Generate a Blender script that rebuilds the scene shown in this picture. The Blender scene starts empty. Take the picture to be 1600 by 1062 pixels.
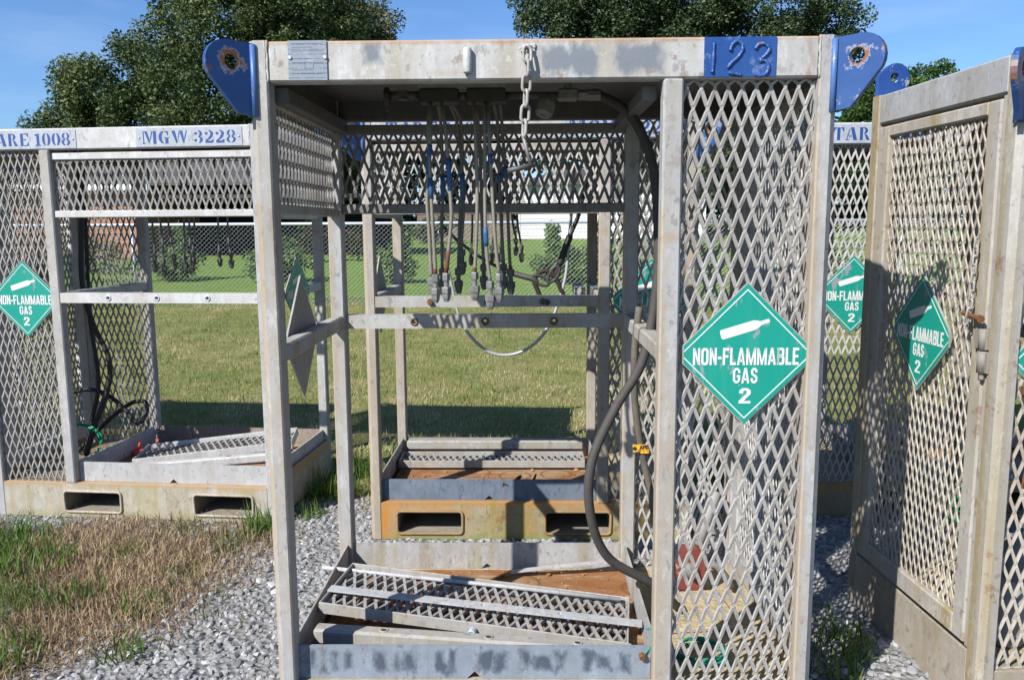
import bpy, math, random
import numpy as np
from mathutils import Vector, Matrix
from mathutils.geometry import tessellate_polygon
random.seed(7)
S = bpy.context.scene
COL = S.collection
PI = math.pi
R = math.radians

# ------------------------------------------------------------------ camera
cam_d = bpy.data.cameras.new('camera')
cam = bpy.data.objects.new('camera', cam_d); COL.objects.link(cam)
cam_d.sensor_fit = 'HORIZONTAL'; cam_d.sensor_width = 36.0
cam_d.lens = 1290.8 / 1600 * 36
cam_d.clip_start = 0.05; cam_d.clip_end = 1500
YAW, PIT, ROL = R(-0.9888), R(7.9605), R(-0.3709)
F = Vector((math.sin(YAW)*math.cos(PIT), math.cos(YAW)*math.cos(PIT), -math.sin(PIT)))
R0 = Vector((math.cos(YAW), -math.sin(YAW), 0)); U0 = R0.cross(F)
RX = R0*math.cos(ROL) + U0*math.sin(ROL); UX = U0*math.cos(ROL) - R0*math.sin(ROL)
mw = Matrix((RX, UX, -F)).transposed().to_4x4(); mw.translation = Vector((0.7962, -2.4477, 1.6545))
cam.matrix_world = mw
S.camera = cam
S.render.resolution_x = 1024; S.render.resolution_y = 679
S.view_settings.view_transform = 'Standard'; S.view_settings.look = 'None'
S.view_settings.exposure = 0.75; S.view_settings.gamma = 1; S.view_settings.use_curve_mapping = False

# ------------------------------------------------------------------ world + sun
SUN = Vector((0.80, 0.92, -1.0)).normalized()        # direction the light travels
ELEV = math.asin(-SUN.z); AZ = math.atan2(-SUN.x, -SUN.y)
W_ = bpy.data.worlds.new('World'); S.world = W_; W_.use_nodes = True
nt = W_.node_tree; nt.nodes.clear()
out = nt.nodes.new('ShaderNodeOutputWorld'); bg = nt.nodes.new('ShaderNodeBackground')
sky = nt.nodes.new('ShaderNodeTexSky'); sky.sky_type = 'NISHITA'; sky.sun_disc = False
sky.sun_elevation = ELEV; sky.sun_rotation = AZ % (2*PI)
sky.air_density = 1.0; sky.dust_density = 0.3; sky.ozone_density = 3.0
tc = nt.nodes.new('ShaderNodeTexCoord'); mp = nt.nodes.new('ShaderNodeMapping')
mp.inputs['Scale'].default_value = (1.2, 1.2, 5.5); mp.inputs['Rotation'].default_value = (0.1, 0.25, 0.3)
nz = nt.nodes.new('ShaderNodeTexNoise'); nz.inputs['Scale'].default_value = 2.1; nz.inputs['Detail'].default_value = 7; nz.inputs['Roughness'].default_value = 0.55
rp = nt.nodes.new('ShaderNodeValToRGB'); rp.color_ramp.elements[0].position = 0.48; rp.color_ramp.elements[1].position = 0.80
rp.color_ramp.elements[1].color = (0.34, 0.34, 0.34, 1)
mx = nt.nodes.new('ShaderNodeMix'); mx.data_type = 'RGBA'; mx.inputs[7].default_value = (6.0, 7.4, 9.4, 1)
nt.links.new(tc.outputs['Generated'], mp.inputs['Vector']); nt.links.new(mp.outputs[0], nz.inputs['Vector'])
nt.links.new(nz.outputs[0], rp.inputs[0]); nt.links.new(rp.outputs[0], mx.inputs[0]); 
tn = nt.nodes.new('ShaderNodeMix'); tn.data_type = 'RGBA'; tn.blend_type = 'MULTIPLY'; tn.inputs[0].default_value = 1; tn.inputs[7].default_value = (0.70, 0.92, 1.22, 1)
nt.links.new(sky.outputs[0], tn.inputs[6]); nt.links.new(tn.outputs[2], mx.inputs[6])
nt.links.new(mx.outputs[2], bg.inputs[0]); bg.inputs[1].default_value = 0.076
nt.links.new(bg.outputs[0], out.inputs[0])
sd = bpy.data.lights.new('sun', 'SUN'); sd.energy = 5.0; sd.angle = R(0.5); sd.color = (1.0, 0.972, 0.925)
sun = bpy.data.objects.new('sun', sd); COL.objects.link(sun); sun.rotation_euler = SUN.to_track_quat('-Z', 'Y').to_euler()

# ------------------------------------------------------------------ materials
def newmat(name):
    m = bpy.data.materials.new(name); m.use_nodes = True
    return m, m.node_tree, m.node_tree.nodes['Principled BSDF']
def node(nt, t, **k):
    n = nt.nodes.new(t)
    for a, b in k.items(): setattr(n, a, b)
    return n
def noise(nt, vec, scale, detail=4, rough=0.55, dist=0):
    n = node(nt, 'ShaderNodeTexNoise'); n.inputs['Scale'].default_value = scale; n.inputs['Detail'].default_value = detail
    n.inputs['Roughness'].default_value = rough; n.inputs['Distortion'].default_value = dist
    if vec: nt.links.new(vec, n.inputs['Vector'])
    return n.outputs[0]
def ramp(nt, v, a, b, hi=1.0):
    n = node(nt, 'ShaderNodeMapRange'); n.inputs[1].default_value = a; n.inputs[2].default_value = b
    n.inputs[3].default_value = 0; n.inputs[4].default_value = hi
    nt.links.new(v, n.inputs[0]); return n.outputs[0]
def mixc(nt, f, a, b):
    n = node(nt, 'ShaderNodeMix', data_type='RGBA')
    if hasattr(f, 'is_linked'): nt.links.new(f, n.inputs[0])
    else: n.inputs[0].default_value = f
    for i, c in ((6, a), (7, b)):
        if hasattr(c, 'is_linked'): nt.links.new(c, n.inputs[i])
        else: n.inputs[i].default_value = (*c, 1)
    return n.outputs[2]
def math_(nt, op, a, b=None):
    n = node(nt, 'ShaderNodeMath', operation=op)
    for i, c in ((0, a), (1, b)):
        if c is None: continue
        if hasattr(c, 'is_linked'): nt.links.new(c, n.inputs[i])
        else: n.inputs[i].default_value = c
    return n.outputs[0]
def coords(nt, scale=(1, 1, 1), rand=True):
    t = node(nt, 'ShaderNodeTexCoord'); v = t.outputs['Object']
    if rand:
        oi = node(nt, 'ShaderNodeObjectInfo'); a = node(nt, 'ShaderNodeVectorMath', operation='ADD')
        s = node(nt, 'ShaderNodeVectorMath', operation='SCALE'); s.inputs[0].default_value = (13, 7, 17)
        nt.links.new(oi.outputs['Random'], s.inputs['Scale'])
        nt.links.new(v, a.inputs[0]); nt.links.new(s.outputs[0], a.inputs[1]); v = a.outputs[0]
    if scale != (1, 1, 1):
        m = node(nt, 'ShaderNodeMapping'); m.inputs['Scale'].default_value = scale
        nt.links.new(v, m.inputs['Vector']); v = m.outputs[0]
    return v
def bump(nt, bs, h, strength, dist=0.01):
    b = node(nt, 'ShaderNodeBump'); b.inputs['Strength'].default_value = strength; b.inputs['Distance'].default_value = dist
    nt.links.new(h, b.inputs['Height']); nt.links.new(b.outputs[0], bs.inputs['Normal'])
def boxmask(nt, x0, x1, z0, z1, soft=0.012, wob=0.03, nscale=18, _=0):
    """painted patch: box in object x,z with ragged brushed edges"""
    v = coords(nt, rand=False); s = node(nt, 'ShaderNodeSeparateXYZ'); nt.links.new(v, s.inputs[0])
    vv = coords(nt, (1, 1, .5), rand=False)
    n = math_(nt, 'MULTIPLY', math_(nt, 'SUBTRACT', noise(nt, vv, nscale, 6, .65), .5), wob*4)
    dx = math_(nt, 'SUBTRACT', math_(nt, 'ABSOLUTE', math_(nt, 'SUBTRACT', s.outputs[0], (x0+x1)/2)), (x1-x0)/2)
    dz = math_(nt, 'SUBTRACT', math_(nt, 'ABSOLUTE', math_(nt, 'SUBTRACT', s.outputs[2], (z0+z1)/2)), (z1-z0)/2)
    d = math_(nt, 'ADD', math_(nt, 'MAXIMUM', dx, dz), n)
    return ramp(nt, d, soft, -soft)

KS = 0.675
def steel(name, base, stain=(.30, .19, .10), st=.5, streak=1.2, dark=(.22, .23, .25), dk=.35, rust=.25, rough=.62, patches=(), grime=.3, algae=0):
    stain = (stain[0]*.86, stain[1]*.98, stain[2]*.98)
    base, stain, dark = (tuple(x*KS for x in q) for q in (base, stain, dark))
    m, nt, bs = newmat(name)
    v = coords(nt); vs = coords(nt, (9, 9, streak))
    fine = noise(nt, v, 90, 3, .6); mid = noise(nt, v, 14, 5, .6); big = noise(nt, v, 3.2, 4, .55); st1 = noise(nt, vs, 1.0, 5, .6)
    c = mixc(nt, ramp(nt, mid, .35, .68), tuple(x*.83 for x in base), tuple(min(.85, x*1.09) for x in base))
    c = mixc(nt, ramp(nt, noise(nt, coords(nt, (55, 55, 2.2)), 1.0, 6, .7), .54, .70, .38), c, tuple(x*.55 for x in base))
    c = mixc(nt, ramp(nt, math_(nt, 'ADD', math_(nt, 'MULTIPLY', big, .6), math_(nt, 'MULTIPLY', mid, .4)), .47, .62, dk), c, dark)
    c = mixc(nt, ramp(nt, st1, .45, .66, st), c, stain)
    if grime: c = mixc(nt, ramp(nt, fine, .56, .75, grime), c, tuple(x*.5 for x in base))
    if algae: c = mixc(nt, ramp(nt, noise(nt, vs, 1.7, 5, .6), .52, .7, algae), c, (.23, .23, .08))
    sc = noise(nt, coords(nt, (1, 1, .45)), 46, 5, .72)
    c = mixc(nt, ramp(nt, math_(nt, 'MULTIPLY', sc, math_(nt, 'ADD', mid, .5)), .60, .66, .55), c, tuple(x*.38 for x in base))
    c = mixc(nt, ramp(nt, math_(nt, 'MULTIPLY', sc, math_(nt, 'ADD', big, .5)), .40, .37, .35), c, tuple(min(.8, x*1.3) for x in base))
    sp = noise(nt, v, 22, 6, .7)
    c = mixc(nt, ramp(nt, math_(nt, 'MULTIPLY', sp, math_(nt, 'ADD', big, .45)), .575, .64, rust), c, (.16, .06, .02))
    for (x0, x1, z0, z1, col, amt, soft, wob) in patches:
        col = tuple(x*KS for x in col); k = math_(nt, 'MULTIPLY', boxmask(nt, x0, x1, z0, z1, soft, wob), amt)
        c = mixc(nt, k, c, col)
    nt.links.new(c, bs.inputs['Base Color']); bs.inputs['Roughness'].default_value = rough
    bs.inputs['Specular IOR Level'].default_value = 0.35
    bump(nt, bs, math_(nt, 'ADD', math_(nt, 'MULTIPLY', fine, .5), mid), .25, .004)
    return m
def flat(name, col, rough=.6, var=.12, scale=30, metal=0, spec=.4, bstr=.15):
    m, nt, bs = newmat(name); v = coords(nt)
    n = noise(nt, v, scale, 4, .6)
    c = mixc(nt, n, tuple(x*(1-var*1.5) for x in col), tuple(min(1, x*(1+var)) for x in col))
    nt.links.new(c, bs.inputs['Base Color']); bs.inputs['Roughness'].default_value = rough; bs.inputs['Metallic'].default_value = metal
    bs.inputs['Specular IOR Level'].default_value = spec
    if bstr: bump(nt, bs, n, bstr, .003)
    return m
def painted(name, col, chip=(.42, .42, .40), amt=.5, rustamt=.6, rough=.45, hole=None):
    m, nt, bs = newmat(name); v = coords(nt)
    a = noise(nt, v, 11, 8, .75); b = noise(nt, v, 28, 5, .65); f = noise(nt, v, 5, 4, .6)
    c = mixc(nt, b, tuple(x*.75 for x in col), tuple(x*1.15 for x in col))
    c = mixc(nt, ramp(nt, f, .45, .75, .35), c, tuple(min(1, x*1.3+.05) for x in col))
    c = mixc(nt, ramp(nt, a, .575, .61, amt), c, chip)
    c = mixc(nt, ramp(nt, math_(nt, 'MULTIPLY', a, math_(nt, 'ADD', b, .5)), .66, .70, rustamt), c, (.20, .07, .025))
    if hole:
        vv = coords(nt, rand=False); s = node(nt, 'ShaderNodeVectorMath', operation='DISTANCE'); nt.links.new(vv, s.inputs[0]); s.inputs[1].default_value = hole
        d = math_(nt, 'ADD', s.outputs['Value'], math_(nt, 'MULTIPLY', math_(nt, 'SUBTRACT', noise(nt, v, 26, 7, .75), .5), .13))
        c = mixc(nt, ramp(nt, d, .036, .033), c, (.22, .24, .30)); c = mixc(nt, ramp(nt, d, .030, .027), c, (.20, .075, .03))
        sx = node(nt, 'ShaderNodeSeparateXYZ'); nt.links.new(vv, sx.inputs[0])
        e = math_(nt, 'ADD', sx.outputs[0], math_(nt, 'MULTIPLY', math_(nt, 'SUBTRACT', noise(nt, v, 15, 6, .7), .5), .10))
        c = mixc(nt, ramp(nt, e, .139, .146, .8), c, (.17, .075, .035))
        z = math_(nt, 'ADD', sx.outputs[2], math_(nt, 'MULTIPLY', math_(nt, 'SUBTRACT', noise(nt, v, 12, 6, .7), .5), .08))
        c = mixc(nt, ramp(nt, z, .005, .012), c, (.26, .12, .05))
    nt.links.new(c, bs.inputs['Base Color']); bs.inputs['Roughness'].default_value = rough
    bump(nt, bs, a, .2, .003)
    return m
def attrmat(name, cols, rough=.75, trans=0, spec=.2):
    """colour picked per piece from the mesh attribute 'tint' (0..1), plus fine noise"""
    m, nt, bs = newmat(name)
    at = node(nt, 'ShaderNodeAttribute', attribute_name='tint')
    cr = node(nt, 'ShaderNodeValToRGB'); el = cr.color_ramp.elements
    el[0].color = (*cols[0], 1); el[1].color = (*cols[-1], 1)
    for i, c in enumerate(cols[1:-1]):
        e = el.new((i+1)/(len(cols)-1)); e.color = (*c, 1)
    nt.links.new(at.outputs['Fac'], cr.inputs[0])
    nt.links.new(cr.outputs[0], bs.inputs['Base Color']); bs.inputs['Roughness'].default_value = rough
    bs.inputs['Specular IOR Level'].default_value = spec
    if trans:
        tr = node(nt, 'ShaderNodeBsdfTranslucent'); nt.links.new(cr.outputs[0], tr.inputs[0])
        ms = node(nt, 'ShaderNodeMixShader'); ms.inputs[0].default_value = trans
        o = nt.nodes['Material Output']; nt.links.new(bs.outputs[0], ms.inputs[1]); nt.links.new(tr.outputs[0], ms.inputs[2]); nt.links.new(ms.outputs[0], o.inputs[0])
    return m

# ------------------------------------------------------------------ mesh building
class MB:
    def __init__(s): s.v = []; s.f = []; s.sm = []
    def add(s, vs, fs, smooth=False):
        o = len(s.v); s.v += [tuple(p) for p in vs]; s.f += [tuple(i+o for i in f) for f in fs]; s.sm += [smooth]*len(fs); return s
    def box(s, x0, x1, y0, y1, z0, z1, c=.004):
        if x0 > x1: x0, x1 = x1, x0
        if y0 > y1: y0, y1 = y1, y0
        c = min(c, (x1-x0)*.3, (y1-y0)*.3, (z1-z0)*.3)
        vs = []; idx = {}
        for ix, X in ((0, x0), (1, x1)):
            for iy, Y in ((0, y0), (1, y1)):
                for iz, Z in ((0, z0), (1, z1)):
                    for a in range(3):
                        p = [X, Y, Z]
                        for b in range(3):
                            if b != a: p[b] += c if (ix, iy, iz)[b] == 0 else -c
                        idx[ix, iy, iz, a] = len(vs); vs.append(p)
        fs = []
        def quad(a, k, flip):
            b, d = [i for i in range(3) if i != a]
            q = []
            for bb, dd in ((0, 0), (1, 0), (1, 1), (0, 1)):
                t = [0, 0, 0]; t[a] = k; t[b] = bb; t[d] = dd; q.append(idx[t[0], t[1], t[2], a])
            fs.append(tuple(q[::-1] if flip else q))
        for a in range(3):
            for k in (0, 1): quad(a, k, (k == 0) ^ (a == 1))
        for a in range(3):
            b, d = [i for i in range(3) if i != a]
            for bb in (0, 1):
                for dd in (0, 1):
                    t0 = [0, 0, 0]; t1 = [0, 0, 0]; t0[b] = t1[b] = bb; t0[d] = t1[d] = dd; t1[a] = 1
                    q = (idx[(*t0, b)], idx[(*t1, b)], idx[(*t1, d)], idx[(*t0, d)])
                    fs.append(q)
        for ix in (0, 1):
            for iy in (0, 1):
                for iz in (0, 1): fs.append((idx[ix, iy, iz, 0], idx[ix, iy, iz, 1], idx[ix, iy, iz, 2]))
        # orient outward from the centre
        C = Vector(((x0+x1)/2, (y0+y1)/2, (z0+z1)/2)); g = []
        for f in fs:
            p = [Vector(vs[i]) for i in f]; n = (p[1]-p[0]).cross(p[2]-p[0])
            g.append(f if n.dot(sum(p, Vector())/len(p)-C) >= 0 else f[::-1])
        return s.add(vs, g)
    def plate(s, outer, holes, t, M=lambda a, b, c: (a, b, c)):
        """2-D outline (a,b) with holes, thickness t along c; M maps to 3-D"""
        loops = [list(outer)]+[list(h) for h in holes]; flatp = [p for l in loops for p in l]
        tri = tessellate_polygon([[Vector((p[0], p[1], 0)) for p in l] for l in loops])
        n = len(flatp); vs = [M(p[0], p[1], 0) for p in flatp]+[M(p[0], p[1], t) for p in flatp]
        fs = []
        for a, b, c in tri:
            A, B, Cc = flatp[a], flatp[b], flatp[c]
            ar = (B[0]-A[0])*(Cc[1]-A[1])-(B[1]-A[1])*(Cc[0]-A[0])
            if ar < 0: b, c = c, b
            fs.append((c, b, a)); fs.append((a+n, b+n, c+n))
        o = 0
        for li, l in enumerate(loops):
            k = len(l); ar = sum(l[i][0]*l[(i+1) % k][1]-l[(i+1) % k][0]*l[i][1] for i in range(k))
            for i in range(k):
                a, b = o+i, o+(i+1) % k
                q = (a, b, b+n, a+n)
                if (ar < 0) ^ (li > 0): q = q[::-1]
                fs.append(q)
            o += k
        p = [Vector(M(*q)) for q in ((0, 0, 0), (1, 0, 0), (0, 1, 0), (0, 0, 1))]
        if (p[1]-p[0]).cross(p[2]-p[0]).dot(p[3]-p[0]) < 0: fs = [f[::-1] for f in fs]
        return s.add(vs, fs)
    def tube(s, path, r, n=10, closed=False, cap=True, smooth=True):
        P = [Vector(p) for p in path]; k = len(P); rs = r if isinstance(r, (list, tuple)) else [r]*k
        vs = []; ref = None
        for i in range(k):
            if closed: t = P[(i+1) % k]-P[i-1]
            else: t = P[min(i+1, k-1)]-P[max(i-1, 0)]
            t.normalize()
            if ref is None: ref = t.orthogonal().normalized()
            ref = (ref-t*ref.dot(t)).normalized(); b = t.cross(ref)
            for j in range(n):
                a = 2*PI*j/n; vs.append(P[i]+(ref*math.cos(a)+b*math.sin(a))*rs[i])
        fs = []
        for i in range(k if closed else k-1):
            i2 = (i+1) % k
            # closed: match start angle
            for j in range(n): fs.append((i*n+j, i*n+(j+1) % n, i2*n+(j+1) % n, i2*n+j))
        if not closed and cap: fs += [tuple(range(n))[::-1], tuple(range((k-1)*n, k*n))]
        return s.add(vs, fs, smooth)
    def lathe(s, prof, n, base=(0, 0, 0), axis=(0, 0, 1), smooth=False, rot=0):
        ax = Vector(axis).normalized(); u = ax.orthogonal().normalized(); w = ax.cross(u); B = Vector(base)
        vs = [B+ax*z+(u*math.cos(2*PI*j/n+rot)+w*math.sin(2*PI*j/n+rot))*r for r, z in prof for j in range(n)]
        fs = []
        for i in range(len(prof)-1):
            for j in range(n): fs.append((i*n+j, i*n+(j+1) % n, (i+1)*n+(j+1) % n, (i+1)*n+j))
        fs += [tuple(range(n))[::-1], tuple(range((len(prof)-1)*n, len(prof)*n))]
        return s.add(vs, fs, smooth)
    def expanded(s, w, h, M, swd=.0402, lwd=.117, a=.0046, th=.0032, tw=R(20), seed=0):
        """expanded metal: zigzag strands joined at their bonds; M maps (u,v,n) to 3-D"""
        rng = random.Random(seed); hs = swd/2; hl = lwd/2; nb = int(h/hl)+2; ns = int(w/hs)+1
        u0 = rng.uniform(0, hs*.6); v0 = -rng.uniform(.1, .9)*hl
        vid = {}; vs = []
        ph = [rng.uniform(0, 6.28) for _ in range(4)]
        def V(x, y, z):
            x0_, y0_ = x, y
            x += .0011*math.sin(y*19+x*31+ph[0])+.0006*math.sin(y*83-x*57+ph[1]); z += .0035*math.sin(y*5.1+ph[2])*math.sin(x*11+ph[3])
            key = (round(x*4000), round(y*4000), round(z*4000))
            if key not in vid: vid[key] = len(vs); vs.append(M(min(max(x, 0), w), min(max(y, 0), h), z))
            return vid[key]
        fs = []; ca, sa = math.cos(tw), math.sin(tw); bl = .003; an = a*1.02; seen = set()
        for i in range(ns+1):
            xc = u0+(i-.0)*hs; sec = []; fl = []
            for k in range(nb+1):
                sg = 1 if (i+k) % 2 == 0 else -1
                x = xc+sg*hs/2; y = v0+k*hl
                sg2 = -sg; x2 = xc+sg2*hs/2
                for (q, yy, t, b) in ((0, y-bl, 0, sg), (0, y+bl, 0, 0), (.12, 0, 1, 0), (.88, 0, 1, 0)):
                    if t: yy = y+bl+(hl-2*bl)*q
                    X = x+(x2-x)*q
                    c_, s_ = (ca, sa) if t else (1, 0)
                    aa = a if t else an; sl = (.33 if x2 > x else -.33) if t else 0
                    pts = []
                    for du, dn in ((-aa, -th), (aa, -th), (aa, th), (-aa, th)):
                        ee = du*c_-dn*s_; pts.append((X+ee, yy-ee*sl, du*s_+dn*c_+(0 if not sl else -.0007 if sl > 0 else .0007)))
                    sec.append(pts); fl.append(b)
            for j in range(len(sec)-1):
                y0, y1 = sec[j][0][1], sec[j+1][0][1]
                if y1 <= 0 or y0 >= h: continue
                if min(p[0] for p in sec[j]+sec[j+1]) > w or max(p[0] for p in sec[j]+sec[j+1]) < 0: continue
                A = [V(*p) for p in sec[j]]; B = [V(*p) for p in sec[j+1]]
                for e in range(4):
                    e2 = (e+1) % 4; f = (A[e], A[e2], B[e2], B[e])
                    kf = tuple(sorted(f))
                    if len(set(f)) == 4 and kf not in seen: seen.add(kf); fs.append(f)
        p = [Vector(M(*q)) for q in ((0, 0, 0), (1, 0, 0), (0, 1, 0), (0, 0, 1))]
        if (p[1]-p[0]).cross(p[2]-p[0]).dot(p[3]-p[0]) > 0: fs = [f[::-1] for f in fs]
        return s.add(vs, fs)
    def mesh(s, name, mat, T=None, flip=False):
        me = bpy.data.meshes.new(name)
        vs = [T(p) for p in s.v] if T else s.v
        fs = [f[::-1] for f in s.f] if flip else s.f
        me.from_pydata(vs, [], fs)
        me.polygons.foreach_set('use_smooth', s.sm)
        me.materials.append(mat); me.update(); return me

def link(name, me, parent=None, loc=None, rot=None):
    o = bpy.data.objects.new(name, me); COL.objects.link(o)
    if parent: o.parent = parent
    if loc: o.location = loc
    if rot: o.rotation_euler = rot
    return o
def tag(o, label=None, cat=None, group=None, kind=None):
    if label: o['label'] = label
    if cat: o['category'] = cat
    if group: o['group'] = group
    if kind: o['kind'] = kind
    return o
def empty(name, loc, rz, label, cat, group=None):
    o = link(name, None, None, loc, (0, 0, rz)); o.empty_display_size = .1
    return tag(o, label, cat, group)
def smooth_path(pts, n=8):
    P = [Vector(p) for p in pts]; P = [P[0]*2-P[1]]+P+[P[-1]*2-P[-2]]; o = []
    for i in range(1, len(P)-2):
        a, b, c, d = P[i-1:i+3]
        for j in range(n):
            t = j/n; o.append(.5*((2*b)+(c-a)*t+(2*a-5*b+4*c-d)*t*t+(3*b-a-3*c+d)*t**3))
    o.append(P[-2]); return o
def npmesh(name, V, Fa, mat, tint=None, smooth=False):
    """fast mesh from numpy; all faces have the same corner count"""
    me = bpy.data.meshes.new(name); V = np.ascontiguousarray(V, np.float32); Fa = np.ascontiguousarray(Fa, np.int32); k = Fa.shape[1]
    me.vertices.add(len(V)); me.vertices.foreach_set('co', V.ravel())
    me.loops.add(Fa.size); me.loops.foreach_set('vertex_index', Fa.ravel())
    me.polygons.add(len(Fa)); me.polygons.foreach_set('loop_start', np.arange(0, Fa.size, k, dtype=np.int32))
    me.polygons.foreach_set('use_smooth', np.full(len(Fa), smooth))
    me.update(calc_edges=True)
    if tint is not None:
        at = me.attributes.new('tint', 'FLOAT', 'POINT'); at.data.foreach_set('value', np.ascontiguousarray(tint, np.float32))
    me.materials.append(mat); return me

# ------------------------------------------------------------------ setting: ground
def hgt(y): return 0.0275*np.clip(np.asarray(y, float)-15.0, 0, 35)
def lawn_mat():
    m, nt, bs = newmat('lawn_soil'); v = node(nt, 'ShaderNodeTexCoord').outputs['Object']
    a = noise(nt, v, .55, 5, .6); b = noise(nt, v, 4.5, 5, .65); c = noise(nt, v, 45, 4, .7); d = noise(nt, v, .12, 3, .5)
    col = mixc(nt, ramp(nt, b, .35, .65), (.15, .19, .05), (.31, .265, .125))
    col = mixc(nt, ramp(nt, a, .40, .66, .7), col, (.12, .165, .04)); col = mixc(nt, ramp(nt, noise(nt, v, 1.6, 5, .7), .54, .66, .7), col, (.30, .225, .12))
    col = mixc(nt, ramp(nt, c, .35, .7, .4), col, (.11, .10, .045))
    s = node(nt, 'ShaderNodeSeparateXYZ'); nt.links.new(v, s.inputs[0])
    col = mixc(nt, ramp(nt, s.outputs[1], 14.2, 16.5, .75), col, mixc(nt, ramp(nt, b, .3, .7), (.075, .16, .022), (.12, .205, .038)))
    nt.links.new(col, bs.inputs['Base Color']); bs.inputs['Roughness'].default_value = .95; bs.inputs['Specular IOR Level'].default_value = .1
    bump(nt, bs, c, .8, .03); return m
M_lawn = lawn_mat()
xs = np.concatenate([np.linspace(-700, -60, 9), np.linspace(-50, 50, 41), np.linspace(60, 700, 9)])
ys = np.concatenate([np.linspace(-60, 10, 15), np.linspace(12, 60, 49), np.linspace(70, 1100, 16)])
X, Y = np.meshgrid(xs, ys); V = np.stack([X.ravel(), Y.ravel(), hgt(Y.ravel())-.006], 1)
nx = len(xs); I = np.arange((len(ys)-1)*nx).reshape(-1, nx)[:, :-1].ravel()
tag(link('ground', npmesh('ground', V, np.stack([I, I+1, I+nx+1, I+nx], 1), M_lawn)), kind='structure')
# gravel sheet with an uneven edge towards the lawn
def gravel_mat():
    m, nt, bs = newmat('gravel_bed'); v = node(nt, 'ShaderNodeTexCoord').outputs['Object']
    vo = node(nt, 'ShaderNodeTexVoronoi'); vo.inputs['Scale'].default_value = 34; nt.links.new(v, vo.inputs['Vector'])
    b = noise(nt, v, 3, 5, .6)
    c = mixc(nt, vo.outputs['Color'], (.13, .127, .12), (.25, .247, .24))
    c = mixc(nt, ramp(nt, b, .5, .68, .5), c, (.14, .11, .075))
    nt.links.new(c, bs.inputs['Base Color']); bs.inputs['Roughness'].default_value = .9
    bump(nt, bs, vo.outputs['Distance'], 1.0, .02); return m
edge = []
rg = random.Random(3)
for i in range(61): edge.append((7-14*i/60, 2.35+rg.uniform(-.12, .12)+(.25 if 7-14*i/60 > 1.9 else 0)))
g = MB(); g.plate([(-7, -5), (7, -5)]+edge, [], .004, lambda a, b, c: (a, b, c-.003)); tag(link('gravel_bed', g.mesh('gravel_bed', gravel_mat())), kind='structure')

# ------------------------------------------------------------------ the cylinder racks
W, H, D = 1.69, 2.18, 0.967
BH, PW, PD = .116, .0556, .075
XM0, XM1 = 1.193, 1.2518
ZF, ZR, ZL0, ZL1 = .199, .313, 1.234, 1.289

M_blue = painted('blue_lug_paint', (.012, .055, .19), chip=(.22, .25, .33), amt=.9, hole=(.066, 0, -.065))
M_bluedark = painted('blue_patch_paint', (.011, .055, .21), chip=(.16, .22, .34), amt=.45, rustamt=.3, rough=.42)
M_digit = painted('blue_digit_paint', (.016, .062, .21), chip=(.20, .24, .33), amt=.5, rustamt=.95)
M_bead = painted('blue_weld_paint', (.05, .12, .30), chip=(.34, .36, .42), amt=.7, rustamt=.9)
M_rust = flat('rusty_steel', (.13, .055, .022), .85, .4, 40)
M_darksteel = flat('dark_oily_steel', (.045, .042, .04), .6, .4, 30)
M_brass = flat('dull_fitting', (.20, .195, .185), .5, .3, 60, .3)
M_fitdark = flat('blackened_shaded_fitting', (.09, .087, .082), .6, .3, 60, .2)  # dark parts, and the shade-toned copy of the hose fittings
M_braid = flat('dirty_braid', (.21, .19, .155), .55, .25, 120, .2)
M_braidd = flat('shaded_braid', (.13, .12, .105), .65, .3, 120)  # darker copy of the braid, roof shade put into the colour
M_sleeve = flat('blue_sleeve', (.025, .085, .20), .5, .2, 30)
M_rubber = flat('black_rubber', (.028, .027, .026), .6, .25, 50)
M_hose = flat('dusty_rubber', (.052, .047, .043), .75, .3, 35)
M_green = flat('green_paint_sheet', (.0, .30, .19), .38, .04, 6, bstr=.03)
M_white = flat('white_print', (.56, .57, .56), .45, .04, 20, bstr=.02)
M_backplate = steel('placard_plate', (.47, .44, .40), st=.3, dk=.3, rust=.05)
M_galv = flat('galvanised_pipe', (.44, .48, .54), .45, .1, 20, .3)
M_wire = flat('galvanised_wire', (.34, .36, .37), .5, .1, 20, .3)
M_void = flat('shadowed_void', (.02, .019, .018), .9, .2)
M_stencil = flat('blue_stencil', (.018, .06, .21), .5, .15, 30)
M_grit = flat('rivet_steel', (.60, .62, .64), .35, .1, 20, .6)
M_dirt = None
def dirt_mat(name, a, b, c):
    m, nt, bs = newmat(name); v = coords(nt)
    n1 = noise(nt, v, 5, 6, .65); n2 = noise(nt, v, 26, 6, .7)
    col = mixc(nt, ramp(nt, n1, .35, .65), a, b); col = mixc(nt, ramp(nt, n2, .5, .72, .75), col, c)
    nt.links.new(col, bs.inputs['Base Color']); bs.inputs['Roughness'].default_value = .92; bs.inputs['Specular IOR Level'].default_value = .1
    bump(nt, bs, math_(nt, 'ADD', n1, n2), .9, .02); return m
M_dirt = dirt_mat('rust_and_dirt', (.30, .16, .075), (.38, .25, .14), (.10, .05, .025))
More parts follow.
